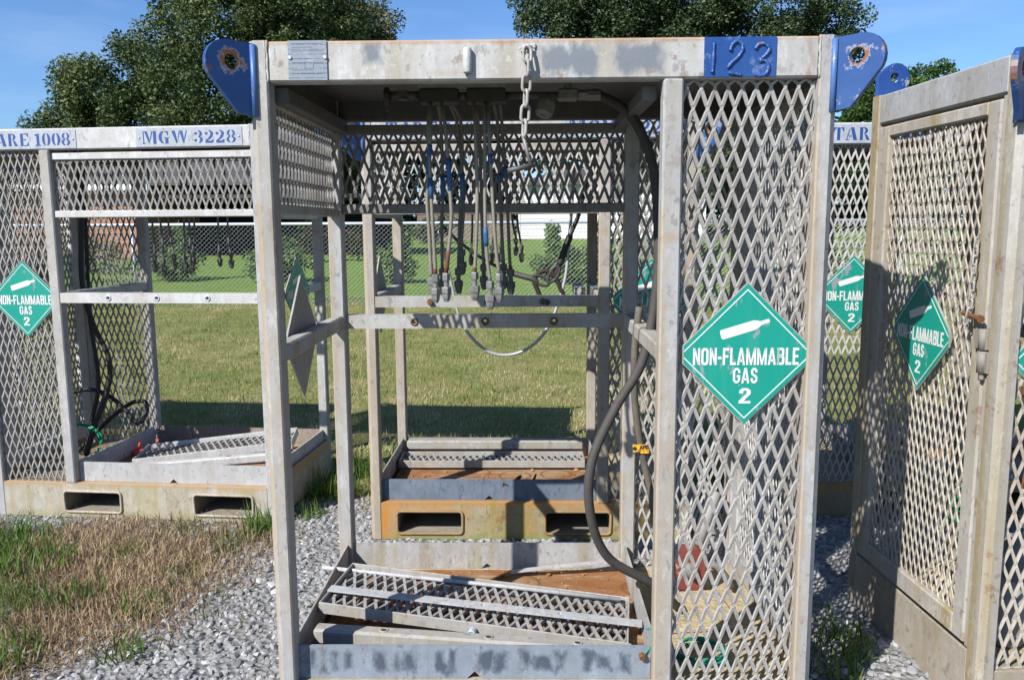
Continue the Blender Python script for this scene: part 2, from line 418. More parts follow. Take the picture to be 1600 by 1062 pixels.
def tray_mat():
    m, nt, bs = newmat('rusty_tray'); v = coords(nt, rand=False)
    n1 = noise(nt, v, 3.2, 6, .62, .8); n2_ = noise(nt, coords(nt, (2, 7, 1), False), 4, 6, .7); n3 = noise(nt, v, 40, 5, .7)
    c = mixc(nt, ramp(nt, n1, .36, .60), (.27, .17, .095), (.20, .085, .032))
    c = mixc(nt, ramp(nt, n2_, .54, .66, .8), c, (.34, .27, .19))
    vo = node(nt, 'ShaderNodeTexVoronoi', feature='F1'); vo.inputs['Scale'].default_value = 4.2; vo.inputs['Randomness'].default_value = .35; nt.links.new(v, vo.inputs['Vector'])
    ring = ramp(nt, math_(nt, 'ABSOLUTE', math_(nt, 'SUBTRACT', math_(nt, 'ADD', vo.outputs['Distance'], math_(nt, 'MULTIPLY', n3, .06)), .46)), .05, .0, .7)
    c = mixc(nt, ring, c, (.10, .045, .02)); c = mixc(nt, ramp(nt, n3, .56, .72, .6), c, (.09, .045, .025))
    nt.links.new(c, bs.inputs['Base Color']); bs.inputs['Roughness'].default_value = .85; bs.inputs['Specular IOR Level'].default_value = .15
    bump(nt, bs, math_(nt, 'ADD', n3, n1), .35, .006); return m
M_tray = tray_mat()
M_tan = dirt_mat('dusty_board', (.40, .33, .20), (.46, .38, .25), (.22, .16, .09))

def circle(cx, cz, r, n=16): return [(cx+r*math.cos(2*PI*i/n), cz+r*math.sin(2*PI*i/n)) for i in range(n)]
def rrect(x0, x1, z0, z1, r, k=4):
    o = []
    for cx, cz, a in ((x1-r, z1-r, 0), (x0+r, z1-r, 90), (x0+r, z0+r, 180), (x1-r, z0+r, 270)):
        for i in range(k+1):
            t = R(a+90*i/k); o.append((cx+r*math.cos(t), cz+r*math.sin(t)))
    return o
XZ = lambda y0: (lambda a, b, c: (a, y0+c, b))
# lifting lug: profile in (r, z), z from the post top
lug = MB(); prof = [(0, -.008)]
for i in range(9):
    t = R(97-15.5*i); prof.append((.078+.066*math.cos(t), -.072+.066*math.sin(t)))
prof += [(.052, -.205), (.0, -.211)]
lug.plate(prof, [circle(.066, -.065, .0225, 20)], .018, lambda a, b, c: (a, c-.009, b))
ME_lug = lug.mesh('lifting_lug', M_blue)
b = MB(); b.tube([(.004, -.014, -.012), (.004, -.014, -.10), (.004, -.014, -.212)], .009, 8); b.tube([(.004, .014, -.012), (.004, .014, -.212)], .009, 8)
ME_bead = b.mesh('weld_bead', M_bead)
lug2 = MB(); prof = [(0, 0)]+[(.085+.062*math.cos(R(t)), .075+.062*math.sin(R(t))) for t in (-60, -20, 10, 40, 70, 100, 130)]+[(0, .085)]
lug2.plate(prof, [circle(.075, .078, .02, 16)], .02, lambda a, b, c: (a, c-.01, b))
ME_lugup = lug2.mesh('upright_lug', painted('blue_upright_lug_paint', (.014, .06, .24), amt=.8, hole=None))

# text -------------------------------------------------------------
_txt = {}
def text_mesh(s, size, mat, xs=1.0, bold=0.0, extr=.0006):
    key = (s, size, mat.name, xs, bold)
    if key in _txt: return _txt[key]
    cu = bpy.data.curves.new('lettering', 'FONT'); cu.body = s; cu.size = size; cu.align_x = 'CENTER'; cu.align_y = 'CENTER'
    cu.offset = bold; cu.space_character = .93; cu.extrude = extr; cu.resolution_u = 3
    o = bpy.data.objects.new('lettering', cu); COL.objects.link(o)
    me = bpy.data.meshes.new_from_object(o.evaluated_get(bpy.context.evaluated_depsgraph_get()))
    bpy.data.objects.remove(o); bpy.data.curves.remove(cu)
    co = np.empty(len(me.vertices)*3, np.float32); me.vertices.foreach_get('co', co); co = co.reshape(-1, 3)
    x, y, z = co[:, 0]*xs, co[:, 1].copy(), co[:, 2].copy()
    x -= (x.max()+x.min())/2; y -= (y.max()+y.min())/2
    me.vertices.foreach_set('co', np.stack([x, -z, y], 1).astype(np.float32).ravel())
    me.materials.clear(); me.materials.append(mat); me.update(); me.name = 'lettering'
    _txt[key] = me; return me
def fit_font(s, width, height, mat, bold=0.0):
    me = text_mesh(s, .1, mat, 1.0, bold)
    co = np.empty(len(me.vertices)*3, np.float32); me.vertices.foreach_get('co', co); co = co.reshape(-1, 3)
    d = co.max(0)-co.min(0); me2 = me.copy()
    co = co*np.array([width/d[0], 1, height/d[2]]); me2.vertices.foreach_set('co', co.astype(np.float32).ravel()); me2.update(); return me2

# diamond placard: local XZ plane facing -Y, tips cut at the sides
HD = .2165; TX = .189
def dia(k): 
    h = HD*k; t = min(TX, h-.001) if k == 1 else h
    return [(0, -h), (t, -(h-t)), (t, h-t), (0, h), (-t, h-t), (-t, -(h-t))] if k == 1 else [(0, -h), (h, 0), (0, h), (-h, 0)]
p = MB(); p.plate(dia(1), [], .006, XZ(0)); ME_pback = p.mesh('placard', M_backplate)
def clipd(h, t): return [(0, -h), (t, -(h-t)), (t, h-t), (0, h), (-t, h-t), (-t, -(h-t))]
def green_mat():
    m, nt, bs = newmat('green_placard_print'); v = coords(nt)
    a = noise(nt, v, 11, 7, .72); b = noise(nt, v, 2.5, 3, .5)
    c = mixc(nt, b, (.0, .19, .140), (.008, .255, .195)); c = mixc(nt, ramp(nt, noise(nt, coords(nt, (6, 6, 1)), 5, 5, .65), .5, .8, .35), c, (.06, .27, .20))
    va = coords(nt, (1, 1, .55)); a2 = noise(nt, va, 17, 7, .7)
    c = mixc(nt, ramp(nt, a2, .60, .615, .9), c, (.22, .24, .26))
    nt.links.new(c, bs.inputs['Base Color']); bs.inputs['Roughness'].default_value = .38; bump(nt, bs, a, .1, .002); return m
p = MB(); p.plate(clipd(HD-.004, TX-.003), [], .0012, XZ(-.0014)); ME_pgreen = p.mesh('green_face', green_mat())
p = MB(); h0, h1 = HD-.020, HD-.0245
for (a, b2) in (((0, -h0), (0, -h1)),):
    pass
def clip_quad(q):  # border strip from the tip line to the cut side
    return q
s0, s1 = TX-.004, TX-.004
for sx in (-1, 1):
    for sz in (-1, 1):
        p.plate([(0, sz*h0), (sx*s0, sz*(h0-s0)), (sx*s0, sz*(h1-s0)), (0, sz*h1)][::sx*sz], [], .0008, XZ(-.0022))
ME_pborder = p.mesh('white_border', M_white)
p = MB(); cyl = [(-.064, .0145), (.036, .0145), (.048, .0105), (.056, .0062), (.060, .0058), (.079, .0058), (.083, .003), (.083, -.003), (.079, -.0058), (.060, -.0058), (.056, -.0062), (.048, -.0105), (.036, -.0145), (-.064, -.0145), (-.068, -.010), (-.068, .010)]
ca, sa = math.cos(R(17)), math.sin(R(17))
p.plate([(x*ca-z*sa-.012, x*sa+z*ca+.078) for x, z in cyl], [], .0008, XZ(-.0022)); ME_psym = p.mesh('cylinder_symbol', M_white)
def rc(x0, x1, z0, z1): return [(x0, z0), (x1, z0), (x1, z1), (x0, z1)]
GB = {
 'N': (.53, [rc(0, .165, 0, 1), rc(.365, .53, 0, 1), [(.165, 1), (.10, 1), (.10, .8), (.365, 0), (.43, 0), (.43, .2)]]),
 'O': (.54, [(rrect(0, .54, 0, 1, .20), [rrect(.17, .37, .15, .85, .09)])]),
 'F': (.46, [rc(0, .17, 0, 1), rc(.17, .46, .84, 1), rc(.17, .42, .43, .58)]),
 'L': (.44, [rc(0, .17, 0, 1), rc(.17, .44, 0, .16)]),
 'A': (.60, [[(0, 0), (.165, 0), (.36, 1), (.21, 1)], [(.60, 0), (.39, 1), (.30, .75), (.435, 0)], rc(.15, .45, .19, .33)]),
 'M': (.72, [rc(0, .155, 0, 1), rc(.565, .72, 0, 1), [(.155, 1), (.05, 1), (.30, 0), (.36, 0), (.36, .25)], [(.565, 1), (.36, .25), (.36, 0), (.42, 0), (.67, 1)]]),
 'B': (.55, [(rrect(0, .52, .47, 1, .14), [rrect(.17, .35, .60, .86, .06)]), (rrect(0, .55, 0, .55, .15), [rrect(.17, .37, .14, .43, .06)]), rc(0, .17, 0, 1)]),
 'E': (.46, [rc(0, .17, 0, 1), rc(.17, .46, .84, 1), rc(.17, .42, .43, .58), rc(.17, .46, 0, .16)]),
 '-': (.28, [rc(0, .28, .34, .50)]),
 'G': (.54, [[(.54, .66), (.54, .82), (.36, 1), (.18, 1), (0, .82), (0, .18), (.18, 0), (.36, 0), (.54, .18), (.54, .53), (.28, .53), (.28, .38), (.375, .38), (.375, .22), (.33, .15), (.21, .15), (.165, .22), (.165, .78), (.21, .85), (.33, .85), (.375, .78), (.375, .66)]]),
 'S': (.52, [[(.5, .70), (.5, .82), (.36, 1), (.16, 1), (.02, .84), (.02, .62), (.12, .50), (.30, .40), (.345, .34), (.345, .22), (.31, .15), (.21, .15), (.165, .22), (.165, .32), (0, .32), (0, .17), (.15, 0), (.36, 0), (.51, .16), (.51, .38), (.41, .52), (.22, .62), (.18, .67), (.18, .78), (.22, .85), (.30, .85), (.34, .78), (.34, .70)]]),
 '2': (.52, [[(.02, .66), (.19, .66), (.19, .78), (.23, .85), (.31, .85), (.345, .78), (.345, .66), (.0, .16), (0, 0), (.52, 0), (.52, .16), (.21, .16), (.52, .62), (.52, .84), (.38, 1), (.15, 1), (.02, .84)]])}
def fit_text(s, width, height, mat, bold=0.0):
    if any(ch not in GB for ch in s): return fit_font(s, width, height, mat, bold)
    x = 0; sh = []
    for ch in s:
        w, ps = GB[ch]; sh += [((p, []) if isinstance(p, list) else p, x) for p in ps]; x += w+.085
    x -= .085; p = MB()
    for (o_, hs), dx in sh:
        f = lambda l: [((a+dx-x/2)*width/x, (b-.5)*height) for a, b in l]
        q = f(o_); ar = sum(q[i][0]*q[(i+1) % len(q)][1]-q[(i+1) % len(q)][0]*q[i][1] for i in range(len(q)))
        p.plate(q if ar > 0 else q[::-1], [f(h_)[::-1] for h_ in hs], .0006, XZ(-.0006))
    return p.mesh('lettering', mat)
ME_t1 = fit_text('NON-FLAMMABLE', .316, .052, M_white, .0030); ME_t2 = fit_text('GAS', .074, .047, M_white, .0035); ME_t3 = fit_text('2', .036, .047, M_white, .006)
def placard(root, x, y, z, rz, label=None, tilt=0):
    o = link('placard', ME_pback, root, (x, y, z), (0, tilt, rz))
    if label: o['label'] = label
    link('green_face', ME_pgreen, o); link('white_border', ME_pborder, o); link('cylinder_symbol', ME_psym, o)
    for me, zz in ((ME_t1, -.006), (ME_t2, -.064), (ME_t3, -.126)):
        link('lettering', me, o, (0, -.0022, zz))
    return o

# stencil glyphs (slab letters with bridges), unit height
def cres(cx, cz, rx, rz, t, side, gap=12):
    a0, a1 = (90+gap, 270-gap) if side < 0 else (-90+gap, 90-gap)
    A = [R(a0+(a1-a0)*i/10) for i in range(11)]
    return [(cx+rx*math.cos(a), cz+rz*math.sin(a)) for a in A]+[(cx+(rx-t)*math.cos(a)*.98, cz+(rz-.075)*math.sin(a)) for a in reversed(A)]
def rc(x0, x1, z0, z1): return [(x0, z0), (x1, z0), (x1, z1), (x0, z1)]
GL = {
 'T': (.78, [rc(.28, .50, .0, 1), [(0, 1), (0, .68), (.06, .68), (.14, .9), (.24, .92), (.24, 1)], [(.78, 1), (.54, 1), (.54, .92), (.64, .9), (.72, .68), (.78, .68)]]),
 'A': (.86, [[(.36, 1), (.60, 1), (.84, 0), (.58, 0)], [(.33, .90), (.27, .90), (.06, .06), (.0, .06), (0, 0), (.26, 0), (.26, .06), (.12, .06)], rc(.22, .46, .28, .35)]),
 'R': (.86, [rc(.06, .28, 0, 1), cres(.34, .74, .30, .26, .19, 1, 6), [(.40, .46), (.56, .44), (.80, .0), (.56, .0)], rc(.30, .36, .93, 1)]),
 'E': (.72, [rc(.04, .26, 0, 1), [(.30, 1), (.68, 1), (.68, .72), (.62, .72), (.54, .92), (.30, .92)], rc(.30, .50, .46, .54), [(.30, 0), (.70, 0), (.70, .30), (.64, .30), (.56, .08), (.30, .08)]]),
 'M': (1.06, [rc(.06, .13, 0, 1), [(.16, 1), (.36, 1), (.56, .2), (.48, 0)], [(.60, .24), (.76, 1), (.70, 1), (.56, .42)], rc(.80, 1.02, 0, 1), rc(0, .22, 0, .06)]),
 'G': (.84, [cres(.40, .5, .38, .5, .22, -1, 5), [(.45, 1), (.72, .96), (.72, .66), (.66, .66), (.56, .90), (.45, .93)], rc(.50, .72, .0, .42), rc(.44, .80, .42, .48)]),
 'W': (1.16, [[(.0, 1), (.26, 1), (.44, .1), (.34, 0)], [(.46, .2), (.60, .8), (.54, 1), (.49, .6)], [(.58, 1), (.80, 1), (.94, .1), (.84, 0)], [(.95, .2), (1.14, 1), (1.06, 1), (.92, .42)]]),
 '1': (.46, [rc(.14, .35, 0, .96), [(0, .80), (.11, .80), (.11, .96), (.0, .88)], rc(.02, .12, 0, .07), rc(.37, .46, 0, .07)]),
 '0': (.66, [cres(.30, .5, .30, .5, .20, -1, 8), cres(.36, .5, .30, .5, .20, 1, 8)]),
 '8': (.66, [cres(.30, .74, .26, .26, .16, -1, 8), cres(.36, .74, .26, .26, .16, 1, 8), cres(.30, .25, .30, .26, .18, -1, 8), cres(.36, .25, .30, .26, .18, 1, 8)]),
 '3': (.64, [cres(.30, .74, .28, .26, .18, 1, 4), cres(.30, .26, .32, .27, .20, 1, 4), circle(.12, .76, .11, 8), circle(.10, .22, .11, 8)]),
 '2': (.66, [cres(.30, .72, .32, .28, .20, 1, 0), circle(.12, .74, .11, 8), [(.40, .48), (.58, .50), (.26, .22), (.04, .06), (.04, .2)], [(.02, 0), (.60, 0), (.64, .28), (.56, .26), (.46, .17), (.2, .17)]]),
}
def stencil_mesh(s, width, height, mat):
    polys = []; x = 0
    for ch in s:
        if ch == ' ': x += .36; continue
        w, ps = GL[ch]
        polys += [[(x+a, z) for a, z in q] for q in ps]; x += w+.12
    x -= .12; kx, kz = width/x, height; p = MB()
    for q in polys:
        q = [((a-x/2)*kx, (z-.5)*kz) for a, z in q]
        ar = sum(q[i][0]*q[(i+1) % len(q)][1]-q[(i+1) % len(q)][0]*q[i][1] for i in range(len(q)))
        p.plate(q if ar > 0 else q[::-1], [], .0008, XZ(-.0008))
    return p.mesh('stenciled_lettering', mat)
pm = MB(); pm.lathe([(.006, 0), (.006, .002), (.004, .004)], 8, axis=(0, -1, 0)); ME_rivet = pm.mesh('rivet', M_grit)
_sten = {}
def id_plate(root, x0, x1, y, z0, z1, word, mat):
    cx, cz = (x0+x1)/2, (z0+z1)/2
    k = (round(x1-x0, 3), mat.name)
    if k not in _sten:
        p = MB(); p.box(-(x1-x0)/2, (x1-x0)/2, -.003, .0, -(z1-z0)/2, (z1-z0)/2, .0008); _sten[k] = p.mesh('name_plate', mat)
    o = link('name_plate', _sten[k], root, (cx, y, cz))
    if word not in _sten: _sten[word] = stencil_mesh(word, (x1-x0)*.88, .066, M_stencil)
    link('stenciled_lettering', _sten[word], o, (0, -.003, 0))
    for s in (-1, 1): link('rivet', ME_rivet, o, (s*((x1-x0)/2-.018), -.003, .0))
    return o

def rack(label, loc, rz, fx, fy, M, seed, nolug=None):
    root = empty('cylinder_rack', loc, rz, label, 'gas rack', 'steel gas cylinder racks standing on the gravel')
    T = lambda q: (W-q[0] if fx else q[0], D-q[1] if fy else q[1], q[2])
    fl = fx ^ fy
    def part(name, mb, mat, parent=root, label=None, kind=None):
        o = link(name, mb.mesh(name, mat, T, fl), parent)
        if label: o['label'] = label
        if kind: o['kind'] = kind
        return o
    # corner posts with a chamfered outer corner
    for ix in (0, 1):
        for iy in (0, 1):
            c = .019; e = .005
            pr = [(0, c), (c, 0), (PW-e, 0), (PW, e), (PW, PD-e), (PW-e, PD), (e, PD), (0, PD-e)]
            q = [(a if ix == 0 else W-a, b if iy == 0 else D-b) for a, b in pr]
            mb = MB(); mb.plate(q, [], H, lambda a, b, c: (a, b, c)); part('corner_post', mb, M['post'])
            # lug
            sx, sy = (-1 if ix == 0 else 1), (-1 if iy == 0 else 1)
            ax, ay = T(((W if ix else 0)-sx*c/2, (D if iy else 0)-sy*c/2, 0))[:2]
            if fx: sx = -sx
            if fy: sy = -sy
            if nolug == (sx, sy): continue
            lo = link('lifting_lug', ME_lug, root, (ax, ay, H), (0, 0, math.atan2(sy, sx)))
            link('weld_bead', ME_bead, lo)
    # top beams and roof
    for (a, b2) in ((.003, .06), (D-.06, D-.003)):
        mb = MB(); mb.box(PW, W-PW, a, b2, H-BH, H-.002, .006); o = part('top_beam', mb, M['beam'] if a < .5 or fy else M['beam_shade'])
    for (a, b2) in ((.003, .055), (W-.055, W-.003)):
        mb = MB(); mb.box(a, b2, PD, D-PD, H-BH, H-.002, .006); part('top_beam', mb, M['beam'] if fy else M['beam_shade'])
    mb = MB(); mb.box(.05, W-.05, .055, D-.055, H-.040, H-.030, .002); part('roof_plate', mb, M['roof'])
    mb = MB(); mb.box(PW+.002, PW+.040, .062, D-.08, 2.012, 2.060, .003); part('angle_bracket', mb, M['beam_shade'])
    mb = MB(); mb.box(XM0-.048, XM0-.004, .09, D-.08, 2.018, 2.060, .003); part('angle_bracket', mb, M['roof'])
    for x in (PW, W-PW):
        for yy in (.0025, D-.0025):
            wr_ = random.Random(seed+int(x*10)); mb = MB(); mb.tube([(x+wr_.uniform(-.0012, .0012), yy, H-BH+k*BH/11) for k in range(12)], [.0038+wr_.uniform(-.001, .0012) for _ in range(12)], 6)
            part('weld_seam', mb, M['beam'])
    # intermediate posts
    for (a, b2) in ((.001, .060), (D-.060, D-.001)):
        mb = MB(); mb.box(XM0, XM1, a, b2, ZF, H-BH+.001, .006); part('middle_post', mb, M['post'])
    # base: fork beams, side plates, tunnels, deck, rims
    pk = [(.143, .482), (.925, 1.262)]
    for y0, n in ((.001, 0), (D-.011, 1)):
        mb = MB(); mb.plate([(PW, 0), (W-PW, 0), (W-PW, ZF), (PW, ZF)], [rrect(a, b2, .036, .15, .018) for a, b2 in pk], .010, XZ(y0))
        mb.box(PW, W-PW, y0+(.010 if n == 0 else -.05), y0+(.06 if n == 0 else 0), ZF-.01, ZF+.001, .002)
        o = part('fork_beam', mb, M['fork'])
        for a, b2 in pk:
            rp_ = MB(); yy = -.002 if n == 0 else D+.002
            rp_.tube([(x, yy, z) for x, z in rrect(a-.004, b2+.004, .032, .154, .02)], .008, 6, closed=True)
            part('pocket_rim', rp_, M['lip'], o)
    for a, b2 in pk:
        mb = MB()
        mb.box(a-.006, b2+.006, .012, D-.012, .026, .034, .001); mb.box(a-.006, b2+.006, .012, D-.012, .152, .158, .001)
        mb.box(a-.008, a-.002, .012, D-.012, .034, .152, .001); mb.box(b2+.002, b2+.008, .012, D-.012, .034, .152, .001)
        part('fork_pocket', mb, M['pocket'])
    for x0 in (.002, W-.012):
        mb = MB(); mb.box(x0, x0+.010, PD, D-PD, .012, .243, .002); part('side_plate', mb, M['fork'])
    mb = MB(); mb.box(PW, XM0+.02, .06, D-.06, ZF-.02, ZF-.002, .001); part('deck_plate', mb, M['deck'])
    mb = MB(); mb.box(XM0+.022, W-.013, .06, D-.06, ZF-.02, ZF-.002, .001); part('bay_floor', mb, M['bay'])
    notch = [(PW, ZF+.002), (.60, ZF+.002), (.625, ZF+.026), (.65, ZF+.002), (XM0-.002, ZF+.002), (XM0-.002, ZR), (PW, ZR)]
    mb = MB(); mb.plate(notch, [], .008, XZ(.048)); part('base_rim', mb, M['rimback' if fy else 'rim'])
    notch2 = [(PW, ZF), (XM0-.002, ZF), (XM0-.002, ZR), (PW, ZR)]
    mb = MB(); mb.plate(notch, [], .008, XZ(D-.056)); part('base_rim', mb, M['rim' if fy else 'rimback'])
    mb = MB(); mb.box(.030, .038, PD, D-PD, ZF, ZR, .001); part('base_rim', mb, M['frame'])
    mb = MB(); mb.plate([(.075, ZF), (D-.075, ZF), (D-.075, ZR), (.075, ZR)], [], .008, lambda a, b, c: (XM0+.012+c, a, b)); part('base_rim', mb, M['frame'])
    # rails
    mb = MB(); mb.box(.003, PW-.003, PD, D-PD, ZL0, ZL1, .006); part('side_rail', mb, M['frame'])
    mb = MB(); mb.box(XM0+.003, XM1-.003, .061, D-.061, ZL0, ZL1, .006); part('partition_rail', mb, M['frame'])
    mb = MB(); hz = (ZL0+ZL1)/2
    mb.plate([(PW, ZL0), (XM0, ZL0), (XM0, ZL1), (PW, ZL1)], [circle(x, hz, .0085, 10) for x in (.338, .628, .91)], .052, XZ(D-.055))
    o = part('gate_bar', mb, M['frame'])
    for x in (.338, .628, .91):
        for yy in (D-.0558, D-.0022):
            rp_ = MB(); rp_.tube([(a, yy, z) for a, z in circle(x, hz, .013, 12)], .0045, 5, closed=True)
            part('bolt_boss', rp_, M['boss'], o)
    # upper expanded panels with frames (open bay: back and side)
    mb = MB(); mb.box(PW, XM0, D-.058, D-.020, 2.011, 2.049, .004); part('panel_frame', mb, M['frame'] if fy else M['mesh_shade'])
    mb = MB(); mb.box(PW, XM0, D-.058, D-.012, 1.700, 1.738, .004); part('panel_frame', mb, M['frame'] if fy else M['mesh_shade'])
    mb = MB(); mb.expanded(XM0-PW, .285, lambda u, v, n: (PW+u, D-.034+n, 1.732+v), seed=seed); part('mesh_panel', mb, M['mesh'] if fy else M['mesh_shade'])
    mb = MB(); mb.box(.008, .046, PD, D-PD, 2.011, 2.049, .004); part('panel_frame', mb, M['frame'])
    mb = MB(); mb.box(.008, .050, PD, D-PD, 1.688, 1.720, .004); part('panel_frame', mb, M['frame'])
    mb = MB(); mb.expanded(D-2*PD, .30, lambda u, v, n: (.026-n, PD+u, 1.715+v), seed=seed+1); part('mesh_panel', mb, M['mesh'] if fy else M['mesh_shade'])
    # closed bay: front and back panels, side door
    for (y, s) in ((.030, 1), (D-.030, -1)):
        mb = MB(); mb.expanded(W-PW-XM1, H-BH-ZF-.004, lambda u, v, n: (XM1+u, y+s*n, ZF+.002+v), seed=seed+2); part('mesh_panel', mb, M['mesh'])
    x0, x1 = W-.042, W-.006
    ya, yb, za, zb = .030+PD-.055, D-.106, .252, 2.052
    door = MB(); door.box(x0, x1, yb-.070, yb, za, zb, .006); door.box(x0, x1, ya+.02, ya+.105, za, zb, .006)
    door.box(x0, x1, ya+.104, yb-.069, zb-.045, zb, .006); door.box(x0, x1, ya+.104, yb-.069, za, za+.075, .006)
    dr = part('door', door, M['door'])
    mb = MB(); y0_, y1_ = ya+.10, yb-.066
    mb.expanded(y1_-y0_, zb-za-.11, lambda u, v, n: (W-.026+n, y0_+u, za+.07+v), swd=.036, lwd=.092, a=.0042, th=.0024, seed=seed+3); part('door_mesh', mb, M['mesh'], dr)
    mb = MB(); mb.box(W-.05, W-.010, D-.104, D-PD-.001, .245, H-BH-.002, .003); part('door_jamb', mb, M['frame'])
    for zz in (1.19,):
        mb = MB(); mb.lathe([(.017, 0), (.017, .068)], 12, (W+.004, D-.092, zz+.074), smooth=True); mb.lathe([(.017, 0), (.017, .070)], 12, (W+.004, D-.092, zz), smooth=True)
        mb.lathe([(.008, -.022), (.008, 0)], 8, (W+.004, D-.092, zz)); mb.box(W-.008, W+.010, D-.135, D-.070, zz+.075, zz+.14, .002); mb.box(W-.008, W+.008, D-.112, D-.06, zz, zz+.068, .002)
        part('hinge', mb, M['hinge'], dr)
    return root, T, part

# palettes ---------------------------------------------------------
mesh_a = steel('mesh_paint', (.53, .515, .49), st=.4, dk=.2, rust=.05, grime=.2)
mesh_e = steel('mesh_paint_tan', (.55, .50, .425), st=.4, dk=.1, rust=.05, grime=.2)
hinge_m = steel('hinge_steel', (.33, .31, .28), st=.4, rust=.3)
roof_m = steel('roof_shaded_steel', (.20, .20, .20), st=.15, dk=.4, dark=(.10, .10, .10))  # base darkened to carry the shade under the roof
pocket_m = steel('pocket_steel', (.40, .36, .29), st=.5, dk=.2)
A_ = dict(
  post=steel('post_paint', (.52, .52, .515), stain=(.46, .31, .18), st=.7, streak=.5, dk=.35, patches=((-.01, .014, -.2, 1.72, (.44, .33, .20), .6, .009, .02), (XM0-.01, XM0+.013, -.2, 1.70, (.44, .33, .20), .6, .009, .02), (W-PW-.01, W-PW+.014, -.2, 1.95, (.44, .33, .20), .6, .009, .02), (.02, PW+.01, .3, 1.3, (.44, .36, .27), .45, .05, .08), (XM0+.012, XM1+.01, .2, 1.2, (.42, .35, .27), .35, .05, .08), (XM0-.02, XM1+.02, 1.60, 1.625, (.45, .28, .14), .5, .012, .03))),
  beam=steel('beam_paint', (.62, .61, .59), stain=(.42, .30, .19), st=.5, streak=2, dk=.35, dark=(.36, .37, .38), rust=.5, patches=(
     (.845, 1.005, 2.085, 2.155, (.21, .235, .27), .95, .012, .03), (1.055, 1.185, 2.085, 2.160, (.21, .235, .27), .95, .012, .028), (.335, .385, 2.115, 2.175, (.21, .23, .26), .95, .012, .02),
     (1.600, 1.614, 2.07, 2.20, (.36, .13, .05), .9, .009, .028), (1.52, 1.70, 2.07, 2.2, (.40, .39, .38), .5, .03, .05), (-.1, 1.8, 2.168, 2.3, (.46, .27, .14), .7, .006, .012), (.52, .60, 2.08, 2.09, (.45, .28, .15), .4, .01, .02), (.145-.06, .16-.06, 2.105, 2.125, (.22, .08, .03), .8, .006, .02))),
  frame=steel('frame_paint', (.53, .52, .50), stain=(.40, .27, .15), st=.65, streak=2.5, dk=.3),
  rim=steel('rim_patched_paint', (.30, .345, .40), st=.1, dk=.4, rust=.5, dark=(.20, .24, .30), patches=tuple((x, x+w, .222+.3*w, .300-.4*w, (.045, .062, .095), .8, .010, .024) for x, w in ((.09, .02), (.13, .012), (.165, .02), (.205, .03), (.31, .03), (.36, .02), (.40, .035), (.50, .022), (.55, .012), (.64, .035), (.70, .03), (.78, .02), (.82, .05), (.89, .03), (.98, .02), (1.02, .045), (1.09, .03)))),
  rimback=steel('rim_back_paint', (.50, .49, .47), stain=(.30, .17, .07), st=.5, dk=.2, algae=.5),
  fork=steel('fork_beam_paint', (.50, .45, .36), stain=(.40, .24, .10), st=.6, dk=.1, algae=.4), lip=M_rust, pocket=pocket_m,
  deck=M_tray, bay=M_tan, roof=roof_m, mesh=mesh_a, door=None, hinge=hinge_m, boss=flat('brown_boss', (.12, .075, .045), .8, .3, 60), mesh_shade=steel('mesh_shade_paint', (.27, .262, .25), st=.2, dk=.4, dark=(.14, .14, .14)), beam_shade=steel('beam_shade_paint', (.13, .128, .125), st=.2, dk=.5, dark=(.10, .10, .10)))  # last two: darker copies of mesh and beam paint, interior shade put into the colour
A_['door'] = A_['frame']
B_ = dict(A_, post=steel('post_paint_white', (.52, .51, .50), stain=(.45, .34, .22), st=.5, streak=.5, dk=.25),
  beam=steel('beam_paint_white', (.66, .65, .64), st=.2, dk=.35, dark=(.45, .48, .53)),
  frame=steel('frame_paint_white', (.68, .67, .66), stain=(.48, .38, .27), st=.35, dk=.15),
  rim=steel('rim_white', (.54, .53, .52), st=.25, dk=.35, dark=(.45, .47, .50)), rimback=steel('rim_brown', (.34, .29, .25), st=.4),
  fork=steel('fork_beam_cream', (.53, .485, .40), stain=(.46, .31, .15), st=.75, streak=.7, dk=.1, algae=.5, patches=((-.1, 1.8, .185, .3, (.50, .32, .16), .75, .012, .03), (-.1, 1.8, -.1, .022, (.36, .35, .18), .7, .02, .05), (.42, .50, .0, .15, (.48, .33, .17), .5, .04, .06), (.90, 1.0, .0, .17, (.42, .36, .17), .5, .04, .06))), lip=steel('lip_cream', (.56, .49, .38), st=.5), mesh=steel('mesh_paint_grey', (.40, .38, .355), st=.25, dk=.2, rust=.05), boss=M_galv)
B_['door'] = B_['frame']
